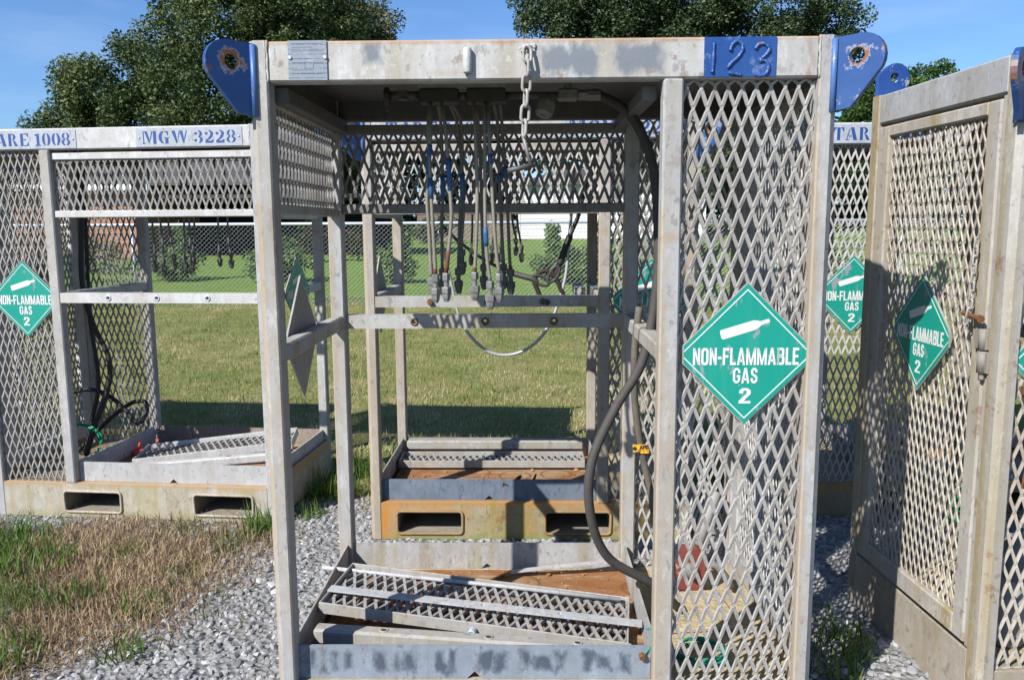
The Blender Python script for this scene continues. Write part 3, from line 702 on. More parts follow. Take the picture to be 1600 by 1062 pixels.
C_ = dict(A_, post=steel('post_paint_buff', (.50, .46, .41), stain=(.42, .29, .17), st=.6, streak=.5, dk=.35, patches=((-.01, .014, -.2, 1.72, (.44, .33, .20), .6, .009, .02), (XM0-.01, XM0+.013, -.2, 1.70, (.44, .33, .20), .6, .009, .02), (W-PW-.01, W-PW+.014, -.2, 1.95, (.44, .33, .20), .6, .009, .02), (.02, PW+.01, .3, 1.3, (.44, .36, .27), .45, .05, .08), (XM0+.012, XM1+.01, .2, 1.2, (.42, .35, .27), .35, .05, .08), (XM0-.02, XM1+.02, 1.60, 1.625, (.45, .28, .14), .5, .012, .03))),
  beam=steel('beam_paint_pale', (.62, .61, .60), st=.2), rim=steel('rim_bluegrey', (.165, .205, .265), st=.08, dk=.3, dark=(.30, .35, .42), rust=.1),
  rimback=steel('rim_grey', (.42, .41, .40), st=.3),
  fork=steel('fork_beam_rusty', (.42, .36, .22), stain=(.38, .17, .03), st=.6, streak=.8, dk=.0, algae=.45, rust=.6, patches=((.03, .115, -.1, .3, (.60, .24, .03), .85, .05, .05), (.0, 1.3, .178, .30, (.50, .26, .09), .8, .012, .03), (.115, .51, .150, .175, (.55, .30, .12), .8, .012, .03), (.475, .50, .02, .16, (.50, .24, .06), .8, .012, .03), (.63, .66, -.1, .3, (.34, .27, .05), .8, .03, .05), (.80, .84, -.1, .3, (.40, .26, .05), .7, .03, .05), (.90, 1.29, .150, .175, (.45, .25, .10), .7, .012, .03), (.0, 1.7, -.1, .018, (.22, .27, .07), .7, .02, .04))), patched=1, lip=steel('lip_rusty', (.40, .26, .12), st=.8, rust=.8))
C_['door'] = C_['frame']
E_ = dict(A_, post=steel('post_paint_tan', (.48, .455, .41), stain=(.40, .27, .13), st=.9, streak=.3, dk=.4, dark=(.34, .34, .34), rust=.5),
  beam=steel('beam_paint_grey', (.45, .445, .43), st=.3, streak=1, dk=.55, dark=(.34, .35, .37)),
  frame=steel('frame_paint_tan', (.50, .465, .41), stain=(.42, .28, .13), st=.9, streak=.35, dk=.3, rust=.5), mesh=mesh_e,
  fork=steel('side_plate_tan', (.46, .41, .34), stain=(.34, .22, .12), st=.5, dk=.35, dark=(.33, .33, .30), algae=.3), lip=M_rust)
E_['door'] = E_['frame']
plate_m = steel('name_plate_paint', (.49, .52, .57), st=.08, dk=.4, dark=(.50, .53, .58), rust=.03, grime=.1)

# rack A: the near one -------------------------------------------------
rA, TA_, partA = rack('nearest grey rack with blue 123 patch and chain on its top beam', (0, 0, 0), 0, False, False, A_, 1)
placard(rA, 1.455, .012, 1.264, 0)
placard(rA, -.008, .470, 1.262, R(-90))
placard(rA, W+.006, .45, 1.262, R(90))
mb = MB(); mb.box(1.306, 1.510, -.0015, .006, H-BH+.002, H-.004, .0005); patch = link('number_patch', mb.mesh('number_patch', M_bluedark), rA); patch['label'] = 'blue painted patch carrying the welded number 123'
def weldnum(pts): 
    m = MB(); path = smooth_path([(x, -.003, z) for x, z in pts], 5); rr = random.Random(len(pts)); m.tube(path, [.0052+rr.uniform(-.001, .0014) for _ in path], 7); return m
for pts in ([(1.333, 2.160), (1.332, 2.13), (1.331, 2.10), (1.330, 2.078)],
            [(1.379, 2.137), (1.383, 2.152), (1.397, 2.164), (1.411, 2.155), (1.413, 2.138), (1.400, 2.119), (1.384, 2.105), (1.372, 2.090)],
            [(1.376, 2.077), (1.392, 2.075), (1.410, 2.071)],
            [(1.449, 2.141), (1.460, 2.155), (1.477, 2.155), (1.489, 2.143), (1.482, 2.128), (1.469, 2.116), (1.462, 2.109)], [(1.462, 2.109), (1.480, 2.109), (1.488, 2.095), (1.484, 2.077), (1.468, 2.068), (1.452, 2.072)]):
    link('weld_number', weldnum(pts).mesh('weld_number', M_digit), patch)
mb = MB(); mb.box(.117, .229, -.0015, .004, 2.068, 2.178, .0004)
dp_m, nt, bs = newmat('stamped_plate'); v = coords(nt, rand=False)
wv = node(nt, 'ShaderNodeTexWave', bands_direction='Z'); wv.inputs['Scale'].default_value = 24; wv.inputs['Distortion'].default_value = .0; nt.links.new(v, wv.inputs['Vector'])
nn = noise(nt, coords(nt, (1, 1, .35), False), 160, 3, .7)
c = mixc(nt, math_(nt, 'MULTIPLY', ramp(nt, wv.outputs['Fac'], .86, .95), ramp(nt, nn, .42, .5)), (.22, .245, .285), (.12, .13, .15)); c = mixc(nt, ramp(nt, noise(nt, v, 25, 4, .6), .55, .7, .35), c, (.45, .46, .47))
nt.links.new(c, bs.inputs['Base Color']); bs.inputs['Roughness'].default_value = .42; bs.inputs['Metallic'].default_value = .35
dp = link('data_plate', mb.mesh('data_plate', dp_m), rA); dp['label'] = 'small stamped metal data plate at the left end of the beam'
for x, z in ((.123, 2.131), (.224, 2.131)): link('rivet', ME_rivet, dp, (x, -.0015, z))
for k in range(9):
    m = MB(); z = 2.170-.0105*k; m.box(.128, .218-(.03 if k % 3 == 1 else .0), -.0020, -.0014, z-.0005, z+.0005, .0001)
    if k not in (3, 6): link('ruled_line', m.mesh('ruled_line', M_fitdark), dp)
for x in (.165, .19): m = MB(); m.box(x-.0005, x+.0005, -.0020, -.0014, 2.10, 2.118, .0001); link('ruled_line', m.mesh('ruled_line', M_fitdark), dp)
mb = MB(); mb.lathe([(.0115, 0), (.0125, .004), (.0125, .066), (.010, .070)], 14, (.632, -.006, 2.083), smooth=True); link('pipe_stub', mb.mesh('pipe_stub', A_['beam']), rA)
# manifold under the roof
mb = MB(); mb.box(.438, .730, .40, .47, 2.105, 2.145, .003); o = link('hanger_plate', mb.mesh('hanger_plate', A_['frame']), rA)
mb = MB(); mb.box(.440, .572, .39, .455, 2.058, 2.104, .004); man = link('manifold', mb.mesh('manifold', M_darksteel), rA)
mb = MB(); mb.box(.600, .732, .39, .455, 2.058, 2.104, .004); link('manifold_block', mb.mesh('manifold_block', M_darksteel), man)
mb = MB(); mb.tube([(.33, .425, 2.088), (.44, .425, 2.088)], .014, 10); link('pipe', mb.mesh('pipe', M_fitdark), man); mb = MB(); mb.tube([(.572, .425, 2.085), (.60, .425, 2.085)], .012, 10); link('pipe', mb.mesh('pipe', M_fitdark), man); mb = MB(); mb.tube([(.732, .425, 2.085), (1.045, .44, 2.085)], .012, 10)
link('pipe', mb.mesh('pipe', M_fitdark), man); mb = MB(); mb.lathe([(.022, 0), (.022, .03)], 6, (.385, .425, 2.072)); link('pipe_joint', mb.mesh('pipe', M_fitdark), man)
mb = MB(); mb.lathe([(.03, 0), (.033, .008), (.03, .016)], 12, (.322, .425, 2.083), (1, 0, 0)); mb.box(.322, .336, .418, .432, 2.035, 2.07, .002); link('valve_handle', mb.mesh('valve_handle', M_darksteel), man)
mb = MB(); mb.lathe([(.026, 0), (.030, .012), (.030, .05), (.022, .06)], 10, (.873, .40, 2.065), (-.35, -.3, -1)); mb.lathe([(.012, .06), (.012, .064)], 10, (.873, .40, 2.065), (-.35, -.3, -1)); link('relief_valve', mb.mesh('relief_valve', M_brass), man)
mb = MB(); mb.box(.905, .975, .41, .455, 2.066, 2.105, .006); mb.lathe([(.013, 0), (.013, .04)], 8, (.94, .43, 2.103)); mb.lathe([(.018, 0), (.018, .04)], 6, (.975, .435, 2.085), (1, 0, 0)); link('tee_fitting', mb.mesh('tee_fitting', M_brass), man)

# hoses ---------------------------------------------------------------
n1 = MB(); n1.lathe([(.0125, 0), (.0135, .004), (.0135, .022), (.0125, .026)], 6); ME_cnut = n1.mesh('coupling_nut', M_brass); ME_cnutd = n1.mesh('coupling_nut', M_fitdark)
n1 = MB(); n1.lathe([(.0085, -.002), (.0085, .022)], 10); ME_nip = n1.mesh('nipple', M_brass); ME_nipd = n1.mesh('nipple', M_fitdark)
n1 = MB(); n1.lathe([(.008, 0), (.0135, .012), (.0145, .022), (.0145, .026), (.0165, .027), (.0175, .030), (.0175, .045), (.0165, .049)], 6); ME_unut = n1.mesh('union_nut', M_brass); ME_unutd = n1.mesh('union_nut', M_fitdark)
def hose(label, pts, dark, group, sleeve=None, parent_loc=(0, 0, 0), rz=0, r=.0062, rust=False, loc=None):
    """braided hose from manifold (first point) to fitting (last point)"""
    M4 = Matrix.Translation(parent_loc) @ Matrix.Rotation(rz, 4, 'Z')
    P = [M4 @ Vector(p) for p in pts]; base = P[-1].copy()
    top = Vector((0, 0, .10))
    o = link('braided_hose', None, None, base); o.empty_display_size = .05; tag(o, label, 'hose', group)
    L = [p-base for p in P]; L[-1] = Vector((0, 0, .095)); path = smooth_path(L, 7)
    m = MB(); m.tube(path, r, 9); link('braid', m.mesh('braid', M_braidd if dark else M_braid), o)
    if sleeve:
        a, b2 = sleeve; zt = path[0].z
        seg = [q for q in path if a <= q.z+base.z <= b2]
        if len(seg) > 1: m = MB(); m.tube(seg, r+.0024, 9); link('blue_sleeve', m.mesh('blue_sleeve', M_sleeve), o)
    if rust:
        seg = path[-4:]; m = MB(); m.tube(seg, r+.0012, 8); link('rusty_ferrule', m.mesh('rusty_ferrule', M_rust), o)
    for nm, me, z in (('union_nut', ME_unutd if dark else ME_unut, 0), ('nipple', ME_nipd if dark else ME_nip, .048), ('coupling_nut', ME_cnutd if dark else ME_cnut, .069)):
        link(nm, me, o, (0, 0, z), (0, 0, random.uniform(0, 1)))
    return o
def mtop(x, y=.425): return (x, y, 2.06)
GA = 'braided gas hoses hanging from the manifold of the 123 rack'
lit = [
 ('leftmost pale braided hose in the 123 rack with rusty ferrule', [mtop(.475, .40), (.489, .30, 1.964), (.475, .285, 1.761), (.479, .282, 1.637), (.484, .28, 1.494), (.486, .29, 1.43)], (1.80, 1.93), True),
 ('pale braided hose just right of the leftmost one in the 123 rack', [mtop(.482, .40), (.481, .30, 1.964), (.489, .28, 1.740), (.496, .28, 1.553), (.497, .28, 1.398)], (1.72, 1.83), True),
 ('pale braided hose bowing right with rusty end in the 123 rack', [mtop(.515, .40), (.537, .30, 1.963), (.552, .28, 1.739), (.552, .28, 1.657), (.533, .28, 1.402)], (1.76, 1.88), True),
 ('pale braided hose with rusty ferrule midway along the 123 manifold', [mtop(.625, .40), (.634, .30, 1.963), (.639, .28, 1.739), (.631, .28, 1.552), (.627, .28, 1.405)], (1.74, 1.80), True),
 ('longest braided hose in the 123 rack with low blue sleeve', [mtop(.66, .40), (.665, .30, 1.962), (.664, .28, 1.697), (.669, .28, 1.552), (.678, .28, 1.375)], (1.585, 1.665), False),
 ('pale braided hose bowing left beside the longest one in the 123 rack', [mtop(.672, .40), (.678, .30, 1.962), (.688, .28, 1.759), (.697, .28, 1.594), (.708, .28, 1.400)], (1.84, 1.91), False)]
for l, pts, sl, ru in lit: hose(l, pts, False, GA, sl, rust=ru)
dk = [
 ('shaded dark hose behind the two leftmost pale hoses of the 123 rack', [mtop(.50, .45), (.493, .60, 2.0), (.493, .62, 1.773), (.487, .62, 1.657), (.486, .62, 1.40)], (1.75, 1.86)),
 ('thick dark shaded hose hanging alone left of the middle of the 123 rack', [mtop(.55, .45), (.567, .60, 2.0), (.562, .62, 1.773), (.553, .62, 1.657), (.546, .62, 1.400)], (1.80, 1.87)),
 ('short dark hose with high end behind the thick shaded one in the 123 rack', [mtop(.54, .45), (.553, .60, 2.0), (.569, .62, 1.773), (.559, .62, 1.587), (.560, .62, 1.470)], (1.74, 1.84)),
 ('dark shaded hose right behind the midway pale hose in the 123 rack', [mtop(.62, .45), (.628, .60, 2.0), (.634, .62, 1.772), (.637, .62, 1.586), (.640, .62, 1.415)], None),
 ('dark shaded hose behind the bowed hose near the right of the 123 bundle', [mtop(.69, .45), (.697, .60, 2.0), (.702, .62, 1.772), (.710, .62, 1.586), (.714, .62, 1.415)], (1.78, 1.87)),
 ('rightmost dark hose of the 123 rack with rusty end', [mtop(.71, .45), (.713, .60, 2.0), (.728, .62, 1.749), (.736, .62, 1.539), (.740, .62, 1.395)], (1.80, 1.88))]
for i, (l, pts, sl) in enumerate(dk): hose(l, pts, True, GA, sl, rust=(i == 5))
# thick rubber hoses of the near rack
def rubber(name, label, pts, r, mat, cat='hose', loc=(0, 0, 0), rz=0, n=8, group=None):
    M4 = Matrix.Translation(loc) @ Matrix.Rotation(rz, 4, 'Z')
    P = [M4 @ Vector(p) for p in pts]; base = P[-1].copy()
    o = link(name, None, None, base); o.empty_display_size = .05; tag(o, label, cat, group)
    m = MB(); m.tube(smooth_path([q-base for q in P], n), r, 12); link('rubber_tube', m.mesh('rubber_tube', mat), o)
    return o, base
bh, base = rubber('rubber_hose', 'long dusty black rubber hose looping down inside the 123 rack', [(1.012, .437, 2.085), (1.045, .44, 2.085), (1.154, .45, 2.02), (1.228, .45, 1.87), (1.252, .45, 1.696), (1.253, .44, 1.453), (1.204, .40, 1.189), (1.100, .35, 1.019), (1.020, .30, .851), (1.015, .30, .669), (1.083, .35, .486), (1.251, .40, .363), (1.36, .46, .24)], .0165, M_hose)
m = MB(); m.lathe([(.020, 0), (.020, .045)], 10, Vector((1.005, .4365, 2.085))-base, (1, 0, 0)); link('hose_end', m.mesh('hose_end', M_brass), bh)
h2, base = rubber('rubber_hose', 'grimy brown hose with a yellow tag behind the middle post of the 123 rack', [(1.215, .60, 1.35), (1.200, .60, 1.18), (1.205, .60, .98), (1.236, .60, .78), (1.272, .60, .62), (1.33, .60, .22)], .0135, flat('grimy_brown_rubber', (.11, .095, .075), .8, .5, 18))
tagm, nt, bs = newmat('yellow_tag'); v = coords(nt, rand=False); c = mixc(nt, ramp(nt, noise(nt, v, 70, 2, .6), .5, .56), (.62, .38, .02), (.42, .12, .02)); nt.links.new(c, bs.inputs['Base Color'])
m = MB(); m.plate([(-.030, -.015), (.029, -.020), (.031, .013), (.008, .017), (-.029, .020)], [], .003, lambda a, b, c: (a, c, b)); yt = link('yellow_tag', m.mesh('yellow_tag', tagm), h2, Vector((1.226, .582, .815))-base, (0, R(-6), 0))
m = MB(); m.plate(circle(-.022, .004, .008, 10), [], .0008, lambda a, b, c: (a, c-.001, b)); m.plate(rc(-.03, -.004, -.016, -.010), [], .0008, lambda a, b, c: (a, c-.001, b)); link('black_print', m.mesh('black_print', M_rubber), yt)
tx = link('lettering', fit_text('APIS', .036, .016, M_rubber, .003), yt, (.012, -.0012, .006))

# chain on the near beam -------------------------------------------------
def chain_link(mb, c, ax, nrm, L=.046, Wd=.03, r=.0044):
    ax = Vector(ax).normalized(); nrm = Vector(nrm); nrm = (nrm-ax*nrm.dot(ax)).normalized(); s = ax.cross(nrm); c = Vector(c); P = []
    hl, hw = L/2-Wd/2+.002, Wd/2-r
    for i in range(9): t = PI*i/8; P.append(c+ax*(hl+hw*math.sin(t))+s*hw*math.cos(t))
    for i in range(9): t = PI+PI*i/8; P.append(c+ax*(-hl+hw*math.sin(t))+s*hw*math.cos(t))
    mb.tube(P, r, 7, closed=True)
def chain(name, label, pts, mat, L=.046, Wd=.03, r=.0044, group=None):
    P = smooth_path(pts, 10); o = link(name, None, None, P[0]); o.empty_display_size = .03; tag(o, label, 'chain', group)
    # resample at link pitch
    pitch = L-2.2*r; d = 0; out = [P[0]]
    for a, b2 in zip(P, P[1:]):
        seg = (b2-a).length
        while d+seg >= pitch:
            t = (pitch-d)/seg; a = a.lerp(b2, t); seg = (b2-a).length; d = 0; out.append(a)
        d += seg
    for i, (a, b2) in enumerate(zip(out, out[1:])):
        m = MB(); ax = b2-a
        chain_link(m, (a+b2)/2-P[0], ax, (.35, -1, .1) if i % 2 == 0 else (1, .35, .1), L, Wd, r); link('chain_link', m.mesh('chain_link', mat), o)
    return o, P[0], out[-1]
chm = steel('chain_galv', (.46, .44, .40), st=.35, dk=.3, rust=.2)
co, cb, ce = chain('hanging_chain', 'grey chain with a steel T-bar hanging from the top beam of the 123 rack', [(.803, -.014, 2.150), (.802, -.030, 2.09), (.798, -.032, 2.00), (.791, -.032, 1.872)], chm, .052, .033, .0048)
m = MB(); e = Vector((.790, -.03, 1.905))-cb; m.tube([e, e+Vector((.022, .0, -.085))], .0055, 8); link('pin_rod', m.mesh('pin_rod', M_brass), co)
m = MB(); q = Vector((.812, -.03, 1.818))-cb; m.tube([q+Vector((.012, .01, .006)), q+Vector((-.066, -.01, -.012))], .0075, 10); link('cross_bar', m.mesh('cross_bar', M_fitdark), co)
m = MB(); m.tube([(.79-cb.x, .002-cb.y, 2.152-cb.z), (.803-cb.x, -.012-cb.y, 2.156-cb.z), (.816-cb.x, .002-cb.y, 2.152-cb.z)], .0055, 7)
rr = random.Random(4)
for k in range(10): m.lathe([(.002, 0), (.006, .003), (.003, .006)], 6, (rr.uniform(.78, .826)-cb.x, .002-cb.y, rr.uniform(2.142, 2.162)-cb.z), (rr.uniform(-.3, .3), -1, rr.uniform(-.3, .3)))
link('welded_shackle', m.mesh('welded_shackle', A_['beam']), co)

# loose pieces lying in the near rack --------------------------------------
def frame_between(o0, ex, ey, ez):
    M4 = Matrix((ex, ey, ez)).transposed().to_4x4(); M4.translation = o0; return M4
def grate(label, BLc, FLc, BRc, mat, mmat, seed, legs=.042, group='loose expanded metal gates lying in the racks', midbar=None):
    BLc, FLc, BRc = Vector(BLc), Vector(FLc), Vector(BRc)
    ex = (BRc-BLc); L = ex.length; ex.normalize(); ey = (BLc-FLc); Wd = ey.length; ey = (ey-ex*ey.dot(ex)).normalized(); ez = ex.cross(ey)
    o = link('loose_gate', None); o.matrix_world = frame_between(FLc, ex, ey, ez); o.empty_display_size = .1; tag(o, label, 'gate', group)
    for (x0, x1, y0, y1) in ((0, L, 0, .007), (0, L, Wd-.007, Wd), (0, .007, .0072, Wd-.0072), (L-.007, L, .0072, Wd-.0072)):
        m = MB(); m.box(x0, x1, y0, y1, -legs, 0, .002); link('frame_bar', m.mesh('frame_bar', mat), o)
    m = MB(); m.expanded(L-.016, Wd-.016, lambda u, v, n: (.008+u, .008+v, -legs*.55+n), swd=.0402, lwd=.117, a=.0052, th=.0055, tw=R(12), seed=seed); link('mesh_panel', m.mesh('mesh_panel', mmat), o)
    return o, L, Wd
gate_m = steel('gate_paint', (.46, .44, .405), stain=(.42, .30, .18), st=.45, streak=4, dk=.2)
bar_m = steel('pale_bar_paint', (.54, .54, .54), st=.15, dk=.35, dark=(.48, .50, .54))
gmesh = steel('gate_mesh_paint', (.39, .385, .375), st=.2, dk=.1, rust=.1)
grate('loose mesh gate tilted across the tray of the 123 rack', (.085, .700, .318), (.048, .345, .318), (1.178, .552, .243), gate_m, gmesh, 11)
def bar(name, label, p0, p1, w, t, mat, cat='bar', holes=(), box=False, bosses=(), group=None):
    p0, p1 = Vector(p0), Vector(p1); ex = p1-p0; L = ex.length; ex.normalize(); ey = Vector((0, 0, 1)).cross(ex).normalized(); ez = ex.cross(ey)
    o = link(name, None); o.matrix_world = frame_between(p0, ex, ey, ez); o.empty_display_size = .05; tag(o, label, cat, group)
    m = MB()
    if box: m.box(0, L, -w/2, w/2, -t, 0, .008)
    else: m.plate([(0, -w/2), (L, -w/2), (L, w/2), (0, w/2)], [circle(h, 0, .007, 8) for h in holes], t, lambda a, b, c: (a, b, c-t))
    link('flat_strip' if not box else 'square_tube', m.mesh('bar', mat), o)
    for x in bosses:
        m = MB(); m.tube([(x+a, b2, -.001) for a, b2 in circle(0, 0, .013, 14)], .0042, 6, closed=True); link('bolt_boss', m.mesh('bolt_boss', gate_m), o)
        m = MB(); m.lathe([(.010, 0), (.010, .0006)], 12, (x, 0, .0005)); link('bolt_hole', m.mesh('bolt_hole', M_darksteel), o)
    return o
bar('flat_bar', 'white flat bar with bolt holes lying across the tilted gate of the 123 rack', (.062, .455, .324), (1.200, .297, .266), .044, .006, bar_m, 'bar', (.30, .58, .86))
bar('square_bar', 'loose square bar lying behind the front rim of the 123 rack', (.068, .215, .296), (1.15, .140, .262), .055, .055, gate_m, 'bar', box=True, bosses=(.24, .60, .9))
bar('flat_bar', 'white flat strip lying at the back right of the 123 rack tray', (.73, .83, .225), (1.187, .86, .262), .030, .005, bar_m, 'bar', (.18, .34))
m = MB(); m.tube([(0, 0, 0), (.3, -.038, -.016), (.72, -.092, -.036), (1.17, -.155, -.060)], .0085, 9); o = link('steel_rod', m.mesh('steel_rod', bar_m), None, (-.02, .677, .306)); tag(o, 'thin pale rod lying along the back of the tilted gate', 'rod')
m = MB(); m.tube([(0, a, b2) for a, b2 in circle(0, 0, .0115, 14)], .0035, 6, closed=True); m.tube([(.02, a, b2) for a, b2 in circle(0, 0, .0115, 14)], .0035, 6, closed=True)
m.lathe([(.014, 0), (.014, .02)], 14, (0, 0, 0), (1, 0, 0)); o = link('pipe_nipple', m.mesh('pipe_nipple', M_galv), None, (.603, .243, .252), (0, 0, R(80))); tag(o, 'short pipe nipple under the front edge of the tilted gate', 'pipe')
# green cord with rusty bolt on the rim corner
cord_m = flat('green_cord', (.02, .20, .14), .6, .2)
gc, base = rubber('green_cord', 'short green cord tied to a rusty bolt at the tray corner of the 123 rack', [(1.186, .10, .345), (1.196, .085, .350), (1.197, .07, .335), (1.193, .055, .312), (1.180, .045, .298), (1.168, .040, .288)], .0036, cord_m, 'cord')
m = MB(); m.lathe([(.010, 0), (.012, .004), (.012, .016)], 6, (-.004, -.012, -.006), (0, 1, .2)); m.lathe([(.006, 0), (.006, .02)], 8, (-.004, -.002, -.006), (0, 1, .2)); link('rusty_bolt', m.mesh('rusty_bolt', M_rust), gc)
# rust crumbs on the tray
rs = np.random.RandomState(5)
def crumbs(name, n, xr, yr, z, smin, smax, mat, seed, keep=None):
    rs = np.random.RandomState(seed); t = (1+5**.5)/2
    ico = np.array([(-1, t, 0), (1, t, 0), (-1, -t, 0), (1, -t, 0), (0, -1, t), (0, 1, t), (0, -1, -t), (0, 1, -t), (t, 0, -1), (t, 0, 1), (-t, 0, -1), (-t, 0, 1)], float)/1.902
    fc = np.array([(0, 11, 5), (0, 5, 1), (0, 1, 7), (0, 7, 10), (0, 10, 11), (1, 5, 9), (5, 11, 4), (11, 10, 2), (10, 7, 6), (7, 1, 8), (3, 9, 4), (3, 4, 2), (3, 2, 6), (3, 6, 8), (3, 8, 9), (4, 9, 5), (2, 4, 11), (6, 2, 10), (8, 6, 7), (9, 8, 1)])
    x = rs.uniform(*xr, n); y = rs.uniform(*yr, n)
    if keep is not None:
        k = keep(x, y, rs); x, y = x[k], y[k]; n = len(x)
    s = rs.uniform(0, 1, n)**1.6*(smax-smin)+smin
    V = ico[None]*(1+rs.uniform(-.28, .28, (n, 12, 1)))*np.stack([rs.uniform(.75, 1.3, n), rs.uniform(.7, 1.1, n), rs.uniform(.45, .8, n)], 1)[:, None]
    a, b2 = rs.uniform(0, 6.28, n), rs.normal(0, .45, n)
    ca, sa, cb_, sb = np.cos(a)[:, None], np.sin(a)[:, None], np.cos(b2)[:, None], np.sin(b2)[:, None]
    X_, Y_, Z_ = V[..., 0]*cb_-V[..., 2]*sb, V[..., 1], V[..., 0]*sb+V[..., 2]*cb_
    V = np.stack([X_*ca-Y_*sa, X_*sa+Y_*ca, Z_], -1)*s[:, None, None]
    V += np.stack([x, y, z+s*rs.uniform(.1, .55, n)], 1)[:, None]
    Fc = (fc[None]+np.arange(n)[:, None, None]*12).reshape(-1, 3)
    tint = np.repeat(np.clip(rs.normal(.5, .22, n), 0, 1), 12)
    return tag(link(name, npmesh(name, V.reshape(-1, 3), Fc, mat, tint)), kind='stuff')
rustc = attrmat('rust_flakes', [(.12, .05, .02), (.26, .12, .05), (.36, .22, .11)], .95)
crumbs('rust_flakes', 260, (.06, 1.18), (.08, .90), ZF-.001, .003, .012, rustc, 2)
crumbs('rust_flakes', 140, (.06, 1.12), (1.82, 2.62), ZF+.003, .004, .014, rustc, 3)
# things standing in the closed bay of the near rack
red_m = painted('red_faded_paint', (.16, .035, .028), chip=(.30, .24, .20), amt=.9, rough=.5)
o = link('red_valve', None, None, (1.44, .70, ZF)); tag(o, 'faded red valve box standing at the back of the mesh bay of the 123 rack', 'valve'); o.empty_display_size = .05
m = MB(); m.box(-.05, .06, -.05, .05, .0, .012, .003); link('foot', m.mesh('foot', M_rust), o)
m = MB(); m.plate([(-.055, .02), (.05, .012), (.065, .16), (.03, .185), (-.06, .18)], [circle(.0, .10, .026, 12)], .07, lambda a, b2, c: (a, c-.035, b2)); link('housing', m.mesh('housing', red_m), o)
m = MB(); m.lathe([(.034, 0), (.034, .012), (.022, .03), (.014, .05)], 12, (0, -.03, .10), (0, -1, 0)); link('face_cap', m.mesh('face_cap', M_brass), o)
m = MB(); m.tube([(.05, 0, .13), (.11, -.01, .11), (.17, -.03, .03)], .016, 10); link('outlet_pipe', m.mesh('outlet_pipe', M_brass), o)
m = MB(); m.tube([(0, 0, 0), (.05, .02, .16), (.075, .03, .24)], .028, 12); o = link('grey_pipe', m.mesh('grey_pipe', flat('grey_pvc', (.30, .29, .28), .6)), None, (1.49, .80, .33)); tag(o, 'grey pipe stub leaning above the red valve in the mesh bay', 'pipe')
m = MB(); m.box(-.20, .12, -.16, .14, 0, .018, .004); o = link('board', m.mesh('board', M_tan), None, (1.44, .52, ZF+.001), (0, 0, R(6))); tag(o, 'dusty tan board lying flat in the mesh bay', 'board')
m = MB(); rr = random.Random(6)
for k in range(7): m.tube(smooth_path([(.085*(1+.12*rr.uniform(-1, 1))*math.cos(a+k), .07*(1+.12*rr.uniform(-1, 1))*math.sin(a+k), .006+.004*k+rr.uniform(-.003, .003)) for a in np.linspace(0, 6.0, 10)], 3), .0034, 6)
o = link('cord_coil', m.mesh('cord_coil', cord_m), None, (1.385, .19, ZF+.002)); tag(o, 'small coil of green cord on the mesh bay floor of the 123 rack', 'cord')

# rack B (left, behind), seen from its barred side ---------------------------
lB = (-2.282, 2.123, .005); rzB = R(-5.125)
rB, TB, partB = rack('white rack at the left lettered MGW 3228', lB, rzB, True, True, B_, 21)
placard(rB, .281, .012, 1.255, 0); placard(rB, W+.008, .44, 1.262, R(90)); placard(rB, -.006, .5, 1.262, R(-90))
id_plate(rB, .10, .663, .003, 2.070, 2.168, 'TARE 1008', plate_m); id_plate(rB, 1.005, 1.595, .003, 2.070, 2.168, 'MGW 3228', plate_m)
mb = MB(); mb.box(.80, 1.32, .40, .46, 2.06, 2.12, .005); link('manifold', mb.mesh('manifold', M_darksteel), rB)
ordw = ['first', 'second', 'third', 'fourth', 'fifth', 'sixth', 'seventh', 'eighth']
hb = [[(.811, 1.703), (.816, 1.551), (.812, 1.379)], [(.863, 1.702), (.869, 1.551), (.868, 1.359)], [(.911, 1.702), (.925, 1.551), (.935, 1.390)], [(1.011, 1.701), (1.005, 1.550), (1.002, 1.379)], [(1.043, 1.701), (1.041, 1.55), (1.039, 1.372)], [(1.075, 1.701), (1.068, 1.588), (1.057, 1.417)], [(1.222, 1.70), (1.221, 1.549), (1.221, 1.410)], [(1.281, 1.699), (1.283, 1.53), (1.292, 1.400)]]
for i, pts in enumerate(hb):
    hose(f'{ordw[i]} thin hose from the left hanging inside the MGW 3228 rack', [(pts[0][0], .44, 2.06)]+[(x, .45, z) for x, z in pts], True, 'hoses hanging in the MGW 3228 rack', None, lB, rzB)
rubber('rubber_hose', 'thick black hose bowing out inside the MGW 3228 rack', [(.345, .5, 2.0), (.330, .5, 1.70), (.303, .5, 1.317), (.353, .5, 1.06), (.441, .5, .84), (.416, .5, .637), (.323, .5, .43), (.24, .5, .215)], .0155, M_rubber, loc=lB, rz=rzB)
rubber('rubber_hose', 'black hose hanging straight down inside the mesh bay of the white rack', [(.31, .58, 2.0), (.30, .58, 1.6), (.29, .57, 1.1), (.33, .55, .7), (.27, .55, .45), (.20, .55, .21)], .013, M_rubber, loc=lB, rz=rzB)
rubber('rubber_hose', 'black hose folded in a flat loop low in the white rack', [(.12, .56, .60), (.25, .55, .632), (.38, .55, .60), (.492, .55, .505), (.57, .55, .42), (.615, .58, .48), (.60, .60, .545), (.50, .62, .535), (.36, .62, .44), (.24, .60, .33), (.13, .56, .215)], .014, M_rubber, loc=lB, rz=rzB)
MBm = Matrix.Translation(lB) @ Matrix.Rotation(rzB, 4, 'Z')
m = MB(); rr = random.Random(9)
for k in range(4): m.tube(smooth_path([((.12+.004*k)*math.cos(a)*(1+.07*rr.uniform(-1, 1)), .012*rr.uniform(-1, 1), .125+(.115+.004*k)*math.sin(a)*(1+.07*rr.uniform(-1, 1))) for a in np.linspace(0, 6.1, 14)], 3), .005, 6)
